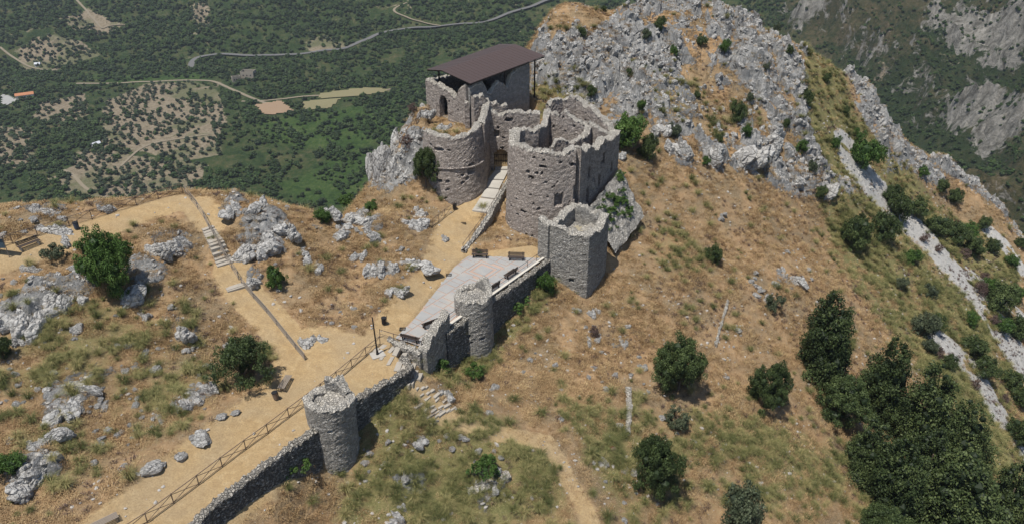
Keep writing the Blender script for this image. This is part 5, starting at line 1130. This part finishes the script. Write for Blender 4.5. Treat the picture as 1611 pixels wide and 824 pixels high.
OUTC = [(75, 488, 72, "big pale fractured rock mass below the bench at the left edge of the hill"), (118, 470, 36, "tall narrow rock mass left of the big tree"), (22, 500, 50, "cluster of pale rocks at the left edge above the shrub"), (50, 420, 30, "pair of pale rocks under the bench"), (35, 538, 30, "pale rock at the left edge below the big rock mass"), (210, 455, 60, "shaded rocks at the foot of the big left-hand tree"), (280, 385, 50, "low pale rocks between the big tree and the steps"),
        (240, 390, 40, "pale flat rocks right of the big tree"), (425, 378, 60, "split grey crags just right of the hill steps"), (390, 390, 50, "slab-sided grey crag nearest the rail fence by the steps"), (460, 360, 44, "rounded grey crag behind the split ones"), (365, 325, 40, "pale rocks behind the top of the steps"), (405, 322, 40, "pale rocks on the rim right of the steps' top"), (405, 440, 42, "split grey rock beside the small shrub right of the fence"), (555, 345, 56, "pale rock slope on the hill rim"), (585, 362, 40, "grey boulder cluster at the end of the hill rim"),
        (520, 335, 34, "pale rock behind the small round shrub on the rim"), (480, 400, 34, "low rocks in the grass below the hill rim"), (500, 420, 30, "low pale rocks scattered left of the middle shrubs"), (600, 420, 40, "rough pale rocks left of the long ridge rock near the castle path"), (655, 414, 56, "long ridge of pale rock beside the castle path"), (622, 455, 44, "low pale rocks below the long ridge rock"), (700, 375, 18, "small pale rocks beside the path before the ramp"), (565, 400, 30, "upright fins of rock in the middle of the dry meadow"), (535, 365, 36, "low fins of rock below the rim"),
        (495, 535, 34, "pale rock cluster near the end of the rail fence"), (165, 325, 28, "white boulder on the hill rim behind the fence"), (66, 330, 34, "white rock on the hill rim at far left"), (85, 358, 44, "pale rocks behind the fence near the bench"), (100, 378, 26, "flat pale rock between bench and bin"), (130, 608, 44, "knotted pale outcrop in the grass at lower left"), (105, 640, 50, "spreading pale rocks left of centre in the lower left meadow"), (70, 690, 50, "line of pale rocks in the lower left"), (55, 735, 64, "long pale rock ridge beside the low green shrub"), (80, 715, 40, "upper end of the pale ridge beside the low shrub"), (290, 520, 40, "rocks left of the branch path"), (300, 545, 26, "small pale outcrop above the wide loose tree"),
        (300, 625, 44, "ragged pale rocks above the path verge"), (325, 605, 30, "pale rocks at the foot of the wide loose tree"), (250, 655, 24, "low rough rock in the dry grass above the path verge"), (225, 495, 22, "pale rock pair in the meadow"), (420, 585, 20, "rocks under the wide loose tree"),
        (936, 490, 22, "pale rock below the square tower's foot"), (978, 535, 24, "grey rock on the dry slope below the square tower"), (925, 535, 18, "white rock streak beside the dead shrub"), (1135, 342, 18, "grey rock alone on the dry slope"), (1250, 440, 40, "grey rocks above the tallest conifer"), (1205, 470, 24, "pale rocks beside the thin grey shrub"), (1190, 450, 20, "pale rocks left of the thin grey shrub"), (1160, 515, 22, "small pale outcrop right of the thin wall line"), (1236, 395, 14, "small grey rock on the dry slope near the green grass"),
        (640, 745, 30, "pale rocks in the grass right of the foreground tower"), (660, 690, 34, "pale rocks on the slope below the steps"), (700, 620, 30, "pale rocks in the dry grass right of the steps"), (775, 610, 24, "grey rock streak right of the terrace-edge tower"), (985, 738, 22, "pale rocks at the left foot of the glossy evergreen"), (945, 725, 28, "low pale rocks left of the glossy evergreen"), (1010, 575, 18, "pale rocks at the left foot of the broad evergreen"), (625, 810, 34, "pale rocks at the bottom edge below the foreground tower"), (770, 762, 34, "pale rubble beside the spiky clump"),
        (1300, 296, 34, "grey crag at the lower end of the cliff, facing the scree"), (1262, 285, 34, "grey crag beside the lower end of the cliff"), (1215, 230, 44, "pale knobbly outcrop low on the cliff"), (1040, 205, 44, "grey crag right of the leafy bush behind the castle"), (975, 245, 20, "single grey rock below the leafy bush behind the castle"), (1180, 245, 60, "long broken outcrop above the dry slope"), (1065, 235, 40, "dark broken crag above the dry slope"), (1120, 240, 50, "grey ribs at the foot of the cliff"),
        (650, 350, 44, "boulders where the cliff meets the path"), (668, 180, 26, "pale rock at the hall's left corner"), (700, 200, 24, "white rocks in front of the hall doorway"), (660, 335, 40, "boulders at the foot of the round castle tower")]
for (x, y, w_, lb) in OUTC: rock(x, y + w_ * .1, w_ * 1.05, lb, None, "rock_outcrop", True, 1.15 if y > 300 else 1.5, sink=.45)
def cliff(x, y, z, sx, sy, sz, k, rz, label):
    o = bpy.data.objects.new("cliff_rock", OC[k]); C.objects.link(o); o.location = (x, y, z); o.scale = (sx, sy, sz); o.rotation_euler = (0, 0, rz); tag(o, label, "rock")
cliff(-16.4, 96.0, 2.2, 2.6, 2.3, 7.5, 0, .4, "tallest pale crag of the cliff left of the round castle tower"); cliff(-14.6, 94.2, 1.6, 2.0, 1.9, 5.6, 2, 1.9, "dark-cracked crag just below the round evergreen shrub on the cliff")
cliff(-18.0, 98.2, .5, 2.3, 2.6, 7.0, 3, 2.6, "outermost leaning crag of the cliff, against the valley"); cliff(-14.2, 98.2, 5.2, 2.2, 2.0, 4.4, 5, .9, "upper crag of the cliff under the hall's left corner"); cliff(-12.6, 92.8, .6, 1.5, 1.4, 2.6, 6, .2, "boulder heap where the round castle tower meets the cliff")
# scattered rocks one can tell apart
cnt = 0; rs = random.Random(11)
fields_ = [((0, 560), (340, 700), 75), ((180, 480), (360, 600), 26), ((0, 420), (130, 540), 14), ((430, 380), (680, 520), 26), ((560, 640), (800, 800), 34), ((900, 560), (1200, 820), 26), ((1180, 420), (1280, 480), 12), ((880, 470), (1020, 600), 14), ((0, 320), (160, 400), 12), ((350, 310), (600, 370), 20), ((760, 550), (900, 660), 10)]
for (a, b, n_) in fields_:
    k = 0
    while k < n_:
        x, y = rs.uniform(a[0], b[0]), rs.uniform(a[1], b[1]); p = hit(x, y)
        if float(samp(path, p.x, p.y)) > .25 or vnoise(p.x * .35, p.y * .35, s=77) < .42: k += .15; continue
        rock(x, y, rs.choice([5, 6, 7, 8, 9, 11, 13]), "small pale limestone rock lying in the dry grass " + ("of the left meadow" if x < 680 and y < 720 and x < 560 else "of the slope below the walls"), "scattered rocks " + ("in the left meadow" if x < 560 else "below the walls"), "small_rock"); k += 1; cnt += 1
print("rocks", cnt)
# uncountable: small stones, angular crag debris, straw and tussocks, each one object
def scatter(n, xr, yr, dens, seed):
    rg = np.random.default_rng(seed); x = rg.uniform(*xr, n); y = rg.uniform(*yr, n)
    inv = np.abs(x) < y * .78 + 14; x, y = x[inv], y[inv]; z = H(x, y); pr = dens(x, y); ok = rg.random(len(x)) < pr
    return x[ok], y[ok], z[ok], rg
def merged(name, src, x, y, z, sc, rg, m, label, tilt=.5, zs=1.0, attrs=None):
    V, T = src; n = len(x); a = rg.uniform(0, 6.28, n); sx = sc * rg.uniform(.7, 1.3, n); sy = sc * rg.uniform(.6, 1.1, n); sz = sc * rg.uniform(.5, 1.1, n) * zs
    ca_, sa_ = np.cos(a)[:, None], np.sin(a)[:, None]; lx = V[None, :, 0] * sx[:, None]; ly = V[None, :, 1] * sy[:, None]; lz = V[None, :, 2] * sz[:, None]
    jit = 1 + (rg.random((n, len(V))) - .5) * .5; lx *= jit; ly *= jit; lz *= jit
    lx = lx + lz * (tilt * .8)
    X_ = x[:, None] + lx * ca_ - ly * sa_; Y_ = y[:, None] + lx * sa_ + ly * ca_; Z_ = z[:, None] + lz
    VV = np.stack([X_, Y_, Z_], -1).reshape(-1, 3); TT = (T[None] + (np.arange(n) * len(V))[:, None, None]).reshape(-1, 3)
    return tag(link(name, mesh_np(name, VV, None, TT), m), label, kind="stuff")
far_ok = lambda x, y: (base_h(x, y) > -60)
PEB = plain("pale_pebbles", (.40, .38, .35), .95, var=.3, sc=2)
x, y, z, rg = scatter(200000, (-75, 110), (38, 160), lambda x, y: np.clip((vnoise(x * .25, y * .25, s=5) - .3) * .5 + .3 * samp(rockm, x, y) + .35 * sstep(.45, .8, vnoise(x * .9, y * .9, s=6)), 0, 1) * (1 - .82 * samp(path, x, y)) * .42, 21)
merged("loose_stones", ico(1), x, y, z, .035 + .2 * rg.random(len(x)) ** 2.8, rg, PEB, "small loose limestone stones strewn over the hill")
x, y, z, rg = scatter(110000, (-30, 125), (90, 172), lambda x, y: np.clip(samp(rockm, x, y) - .25 + .3 * samp(scrub, x, y), 0, 1) * .42, 22)
merged("crag_rubble", ico(2), x, y, z - .16, .12 + .42 * rg.random(len(x)) ** 2.2, rg, ROCKM, "broken grey blocks of the crag behind the castle", .6, 1.5)
x, y, z, rg = scatter(20000, (-70, 60), (38, 100), lambda x, y: np.clip(samp(rockm, x, y) - .3, 0, 1) * .8, 23)
merged("outcrop_rubble", ico(1), x, y, z - .05, (.08 + .36 * rg.random(len(x)) ** 2), rg, ROCKM, "broken pale blocks of the low outcrops")
x, y, z, rg = scatter(16000, (20, 125), (60, 172), lambda x, y: np.clip(samp(scree, x, y) - .35, 0, 1) * .9, 24)
merged("scree_stones", ico(1), x, y, z, rg.uniform(.08, .4, len(x)), rg, ROCKM, "loose white stones of the scree strips")
def blades(name, x, y, z, hgt, per, rg, m, label, spread=.5, wid=.02, tt=None):
    n = len(x); N_ = n * per; X_ = np.repeat(x, per); Y_ = np.repeat(y, per); Z_ = np.repeat(z, per); h = np.repeat(hgt, per) * rg.uniform(.6, 1.15, N_)
    a = rg.uniform(0, 6.283, N_); dx, dy = np.cos(a), np.sin(a); s = rg.uniform(.15, 1, N_) * spread; base = rg.uniform(0, .18, N_) * h
    bx = X_ + dx * base; by = Y_ + dy * base; w_ = wid * np.repeat(hgt, per) * rg.uniform(.7, 1.5, N_)
    m1 = np.stack([bx + dx * s * h * .35, by + dy * s * h * .35, Z_ + h * .62], -1); tip = np.stack([bx + dx * s * h * 1.05, by + dy * s * h * 1.05, Z_ + h * (1.0 - .42 * s)], -1); b0 = np.stack([bx, by, Z_ - .05], -1)
    pv = np.stack([-dy, dx, 0 * dx], -1) * w_[:, None]
    V = np.stack([b0 - pv, b0 + pv, m1 + pv * .9, m1 - pv * .9, tip], 1).reshape(-1, 3); i = np.arange(N_)[:, None] * 5
    tint = np.repeat(np.clip((np.repeat(tt, per) if tt is not None else rg.random(N_)) + rg.normal(size=N_) * .13, 0, 1), 5)
    return tag(link(name, mesh_np(name, V, i + np.array([[0, 1, 2, 3]]), i + np.array([[3, 2, 4]]), {"tint": tint}), m), label, kind="stuff")
def tuft(seed, R_, n, h0, h1, wid, spread, m):
    rg = np.random.default_rng(seed); x = rg.normal(size=n) * R_ * .45; y = rg.normal(size=n) * R_ * .45; h = rg.uniform(h0, h1, n); a = np.arctan2(y, x) + rg.normal(size=n) * .8; dx, dy = np.cos(a), np.sin(a); s_ = rg.uniform(.2, 1, n) * spread
    w_ = wid * rg.uniform(.6, 1.4, n); b0 = np.stack([x, y, 0 * x - .06], -1); m1 = np.stack([x + dx * s_ * h * .35, y + dy * s_ * h * .35, h * .62], -1); tp = np.stack([x + dx * s_ * h * 1.1, y + dy * s_ * h * 1.1, h * (1 - .45 * s_)], -1); pv = np.stack([-dy, dx, 0 * dx], -1) * w_[:, None]
    V = np.stack([b0 - pv, b0 + pv, m1 + pv * .9, m1 - pv * .9, tp], 1).reshape(-1, 3); i = np.arange(n)[:, None] * 5
    me = mesh_np("tuft", V, i + np.array([[0, 1, 2, 3]]), i + np.array([[3, 2, 4]]), {"tint": np.repeat(np.clip(rg.normal(size=n) * .16 + .5, 0, 1), 5)}); me.materials.append(m); return me
STR = [tuft(300 + i, .5, 56, .07, .25, .010, 1.0, LF["straw"]) for i in range(4)]
TUS = [tuft(310 + i, .16, 170, .35, .95, .0075, 1.3, LF["grass"]) for i in range(4)]
WEE = [tuft(320 + i, .22, 40, .08, .3, .011, 1.1, LF["dead"]) for i in range(3)]
gz = lambda x, y: np.clip(1.6 - y / 130, .3, 1)
x, y, z, rg = scatter(300000, (-75, 125), (38, 168), lambda x, y: (.12 + .75 * sstep(.36, .6, fbm(x * .5, y * .5, s=44))) * gz(x, y) * (1 - samp(path, x, y)) ** 2 * (1 - .7 * samp(rockm, x, y)) * (1 - .5 * samp(green, x, y)) * (1 - samp(scree, x, y)), 32)
instancer("dry_grass", x, y, z, rg.uniform(.6, 1.5, len(x)) * (.6 + .8 * fbm(x * .2, y * .2, s=92)), STR, "dry straw-coloured grass covering the hill", None); print("straw", len(x))
x, y, z, rg = scatter(120000, (-70, 125), (38, 168), lambda x, y: (np.clip(samp(green, x, y) * 1.2 - .08, 0, 1) * .75 + .04) * gz(x, y) * sstep(.32, .6, fbm(x * .45, y * .45, s=8)) * (1 - samp(path, x, y)) * (1 - .8 * samp(rockm, x, y)) * (1 - samp(scree, x, y)), 31)
instancer("grass_tussocks", x, y, z, rg.uniform(.45, 1.35, len(x)), TUS, "long olive-green tussock grass on the slopes", None); print("tussocks", len(x))
x, y, z, rg = scatter(70000, (-70, 125), (38, 165), lambda x, y: .6 * sstep(.48, .64, fbm(x * .22, y * .22, s=52)) * (1 - samp(path, x, y)) ** 2 * (1 - .4 * samp(rockm, x, y)), 33)
instancer("dry_weeds", x, y, z, rg.uniform(.5, 1.4, len(x)), WEE, "brown dead weeds scattered through the dry grass", None); print("weeds", len(x))

# ------------------------------------------------------------------ valley trees
def far_pts(n, seed, dens):
    rg = np.random.default_rng(seed); x = rg.uniform(-700, 700, n); y = rg.uniform(400, 1180, n)
    ok = np.abs(x) < y * .76 + 20; x, y = x[ok], y[ok]; pr = dens(x, y); ok = rg.random(len(x)) < pr; x, y = x[ok], y[ok]
    cl_ = np.ones(len(x), bool)
    for r_ in RW: cl_ &= dist_line(x, y, r_) > 5.5
    for f in FW: cl_ &= ~in_poly(x, y, f)
    return x[cl_], y[cl_], rg
GFX = lambda M, x, y: bil(hx, hy, M, x, y)
# olive groves: rows with gaps
ox, oy = [], []
rgo = np.random.default_rng(5)
for gi, g in enumerate(GW):
    xs = [p[0] for p in g]; ys = [p[1] for p in g]; sp = [7.4, 7.4, 7.4, 7.4, 6.8, 7, 6.5, 6.2][gi]; a = .3 + gi * .4
    U, V_ = np.meshgrid(np.arange(-300, 300, sp), np.arange(-300, 300, sp)); mx_, my_ = (min(xs) + max(xs)) / 2, (min(ys) + max(ys)) / 2
    X_ = (U * math.cos(a) - V_ * math.sin(a)).ravel() + mx_; Y_ = (U * math.sin(a) + V_ * math.cos(a)).ravel() + my_
    X_ += rgo.normal(size=X_.size) * 1.7; Y_ += rgo.normal(size=X_.size) * 1.7; k = in_poly(X_, Y_, g) & (rgo.random(X_.size) < .92) & (vnoise(X_ * .03, Y_ * .03, s=61) > .2)
    for r_ in RW: k &= dist_line(X_, Y_, r_) > 5
    ox.append(X_[k]); oy.append(Y_[k])
ox = np.concatenate(ox); oy = np.concatenate(oy); oz = HF(ox, oy); o_ = np.argsort(oy); ox, oy, oz = ox[o_], oy[o_], oz[o_]; print("olives", len(ox))
def tree_mesh(name, seed, nl, size, m, trunk=True, sub=2):
    rg = np.random.default_rng(seed); lob = bush_lobes(seed, 6, 1.0, .55, .45); VV = []; TT = []; off = 0; tn = []
    d = rg.normal(size=(nl, 3)); d /= np.linalg.norm(d, axis=1)[:, None]; L = np.array([[*a, *b] for a, b in lob]); k = rg.integers(0, len(L), nl); cen = L[k, :3] + d * L[k, 3:] * 1.0
    V1 = leaves(cen, d + rg.normal(size=d.shape) * .5, size, rg); VV.append(V1); off = len(V1); tn.append(np.repeat(.3 + .7 * rg.random(nl), 4))
    for c_, r_ in lob: V, T = blob(np.array(c_), np.array(r_) * .92, rg, 1, .3); VV.append(V); TT.append(T + off); off += len(V); tn.append(np.full(len(V), .35) + rg.random(len(V)) * .25)
    me = mesh_np(name, np.concatenate(VV), np.arange(nl * 4).reshape(-1, 4), np.concatenate(TT), {"tint": np.concatenate(tn)}); me.materials.append(m); return me
OM = [tree_mesh("olive_crown_%d" % i, 200 + i, 240, .09, LF["olive"]) for i in range(4)]
LF["fresh"] = leaf_mat("fresh_woodland_crowns", (.014, .034, .007), (.035, .068, .015), (.07, .11, .03), .5)
WM = [tree_mesh("wood_crown_%d" % i, 220 + i, 260, .09, LF["wood" if i < 4 else "fresh"]) for i in range(6)]
mb = MB(); mb.tube((0, 0, -.4), (0, 0, .5), .09, .06, 5); OT = mesh_np("olive_trunk", mb.v, mb.q, mb.t); OT.materials.append(BARK)
nI = min(290, len(ox))
for i in range(nI):
    s_ = random.uniform(1.9, 3.3); r_ = empty("olive_tree", (ox[i], oy[i], oz[i]), random.uniform(0, 6.28))
    tag(r_, "round grey-green olive tree in the terraced groves on the valley floor", "tree", "olive trees in the valley groves")
    a = bpy.data.objects.new("crown", OM[i % 4]); C.objects.link(a); a.parent = r_; a.scale = (s_, s_, s_ * .95); a.location = (0, 0, .6)
    b = bpy.data.objects.new("trunk", OT); C.objects.link(b); b.parent = r_; b.scale = (s_, s_, s_)
instancer("distant_olives", ox[nI:], oy[nI:], oz[nI:] + .6, np.random.default_rng(2).uniform(1.8, 3.2, len(ox) - nI), OM, "more olive trees of the farther groves", None)
def wood_d(x, y):
    m_ = GFX(mt, x, y); c_ = fbm(x * .012, y * .012, s=66); f = fbm(x * .05, y * .05, s=67); g = GFX(gm, x, y); md_ = GFX(mm, x, y); cf = GFX(cl, x, y)
    q_ = ridged((x + y * .45) * .0068 + fbm(x * .05, y * .05, s=23) * .12, (y - x * .5) * .0022, 91, 3)
    return np.clip(sstep(.35, .56, c_ * .5 + f * .5) * (1 - .35 * m_) + .08 + m_ * sstep(.55, .3, q_) * .5, 0, 1) * (1 - .8 * g) * (1 - .4 * md_) * (1 - .8 * cf)
x, y, rg = far_pts(70000, 41, wood_d); print("wood", len(x))
sc_ = rg.uniform(1.3, 3.9, len(x)) * (.8 + .5 * fbm(x * .02, y * .02, s=68)) * (1 - .35 * GFX(mt, x, y)); instancer("valley_woodland", x, y, HF(x, y) + .3, sc_, WM, "dense dark scrub and woodland covering the valley and mountain", None)
# farmhouse, ruin and sheds in the valley
def house(px, py, L, Wd, Hh, rz, wallc, roofc, label, flatroof=False):
    p = hitf(px, py); r = tag(empty("farmhouse" if not flatroof else "ruined_building", p, rz), label, "house" if not flatroof else "ruin")
    wm = plain("plaster_" + label[:5], wallc, .9, sc=.5); rm = plain("tiles_" + label[:5], roofc, .85, sc=1)
    for (cx_, cy_, sx, sy) in ((0, -Wd / 2, L, .4), (0, Wd / 2, L, .4), (-L / 2 + .2, 0, .4, Wd - .42), (L / 2 - .2, 0, .4, Wd - .42)): MB().box(cx_, cy_, Hh / 2 - .3, sx, sy, Hh + .6 + (random.uniform(-1.6, .6) if flatroof else 0)).build("wall", wm, r)
    if not flatroof:
        for s_ in (-1, 1): MB().hexa([(-L / 2 - .4, 0, Hh + 1.5), (L / 2 + .4, 0, Hh + 1.5), (L / 2 + .4, s_ * (Wd / 2 + .5), Hh - .1), (-L / 2 - .4, s_ * (Wd / 2 + .5), Hh - .1), (-L / 2 - .4, 0, Hh + 1.7), (L / 2 + .4, 0, Hh + 1.7), (L / 2 + .4, s_ * (Wd / 2 + .5), Hh + .1), (-L / 2 - .4, s_ * (Wd / 2 + .5), Hh + .1)]).build("roof", rm, r)
    for k in (-1, 0, 1): MB().box(k * L * .28, -Wd / 2 - .21, Hh * .45, 1.3, .12, 1.6).build("window", DARKM, r)
house(40, 154, 17, 9, 4, .5, (.6, .57, .5), (.42, .19, .10), "small farmhouse with an orange tiled roof far down the valley at left")
house(392, 122, 15, 10, 8, -.1, (.36, .32, .26), (.3, .3, .3), "roofless ruined building among trees beside the valley track", True)
house(372, 128, 9, 7, 6, .5, (.33, .29, .24), (.3, .3, .3), "smaller ruined block left of the roofless one in the valley", True)
house(60, 104, 6, 4, 2.6, .2, (.65, .66, .68), (.55, .58, .62), "little white shed above the farmhouse in the valley")
house(152, 230, 7, 4, 2.4, 1.0, (.55, .56, .6), (.6, .62, .68), "little pale shed in the middle of the olive groves")
# ------------------------------------------------------------------ haze
hz = MB(); hz.box(0, 1100, -140, 4400, 4000, 420); hz_m = bpy.data.materials.new("haze_air"); hz_m.use_nodes = True; t = hz_m.node_tree
for n_ in list(t.nodes):
    if n_.type == 'BSDF_PRINCIPLED': t.nodes.remove(n_)
pv_ = t.nodes.new("ShaderNodeVolumePrincipled"); pv_.inputs["Color"].default_value = (.80, .88, 1, 1); pv_.inputs["Density"].default_value = .00012; pv_.inputs["Anisotropy"].default_value = .3
out = [n_ for n_ in t.nodes if n_.type == 'OUTPUT_MATERIAL'][0]; t.links.new(pv_.outputs[0], out.inputs["Volume"])
tag(hz.build("haze", hz_m), kind="stuff")
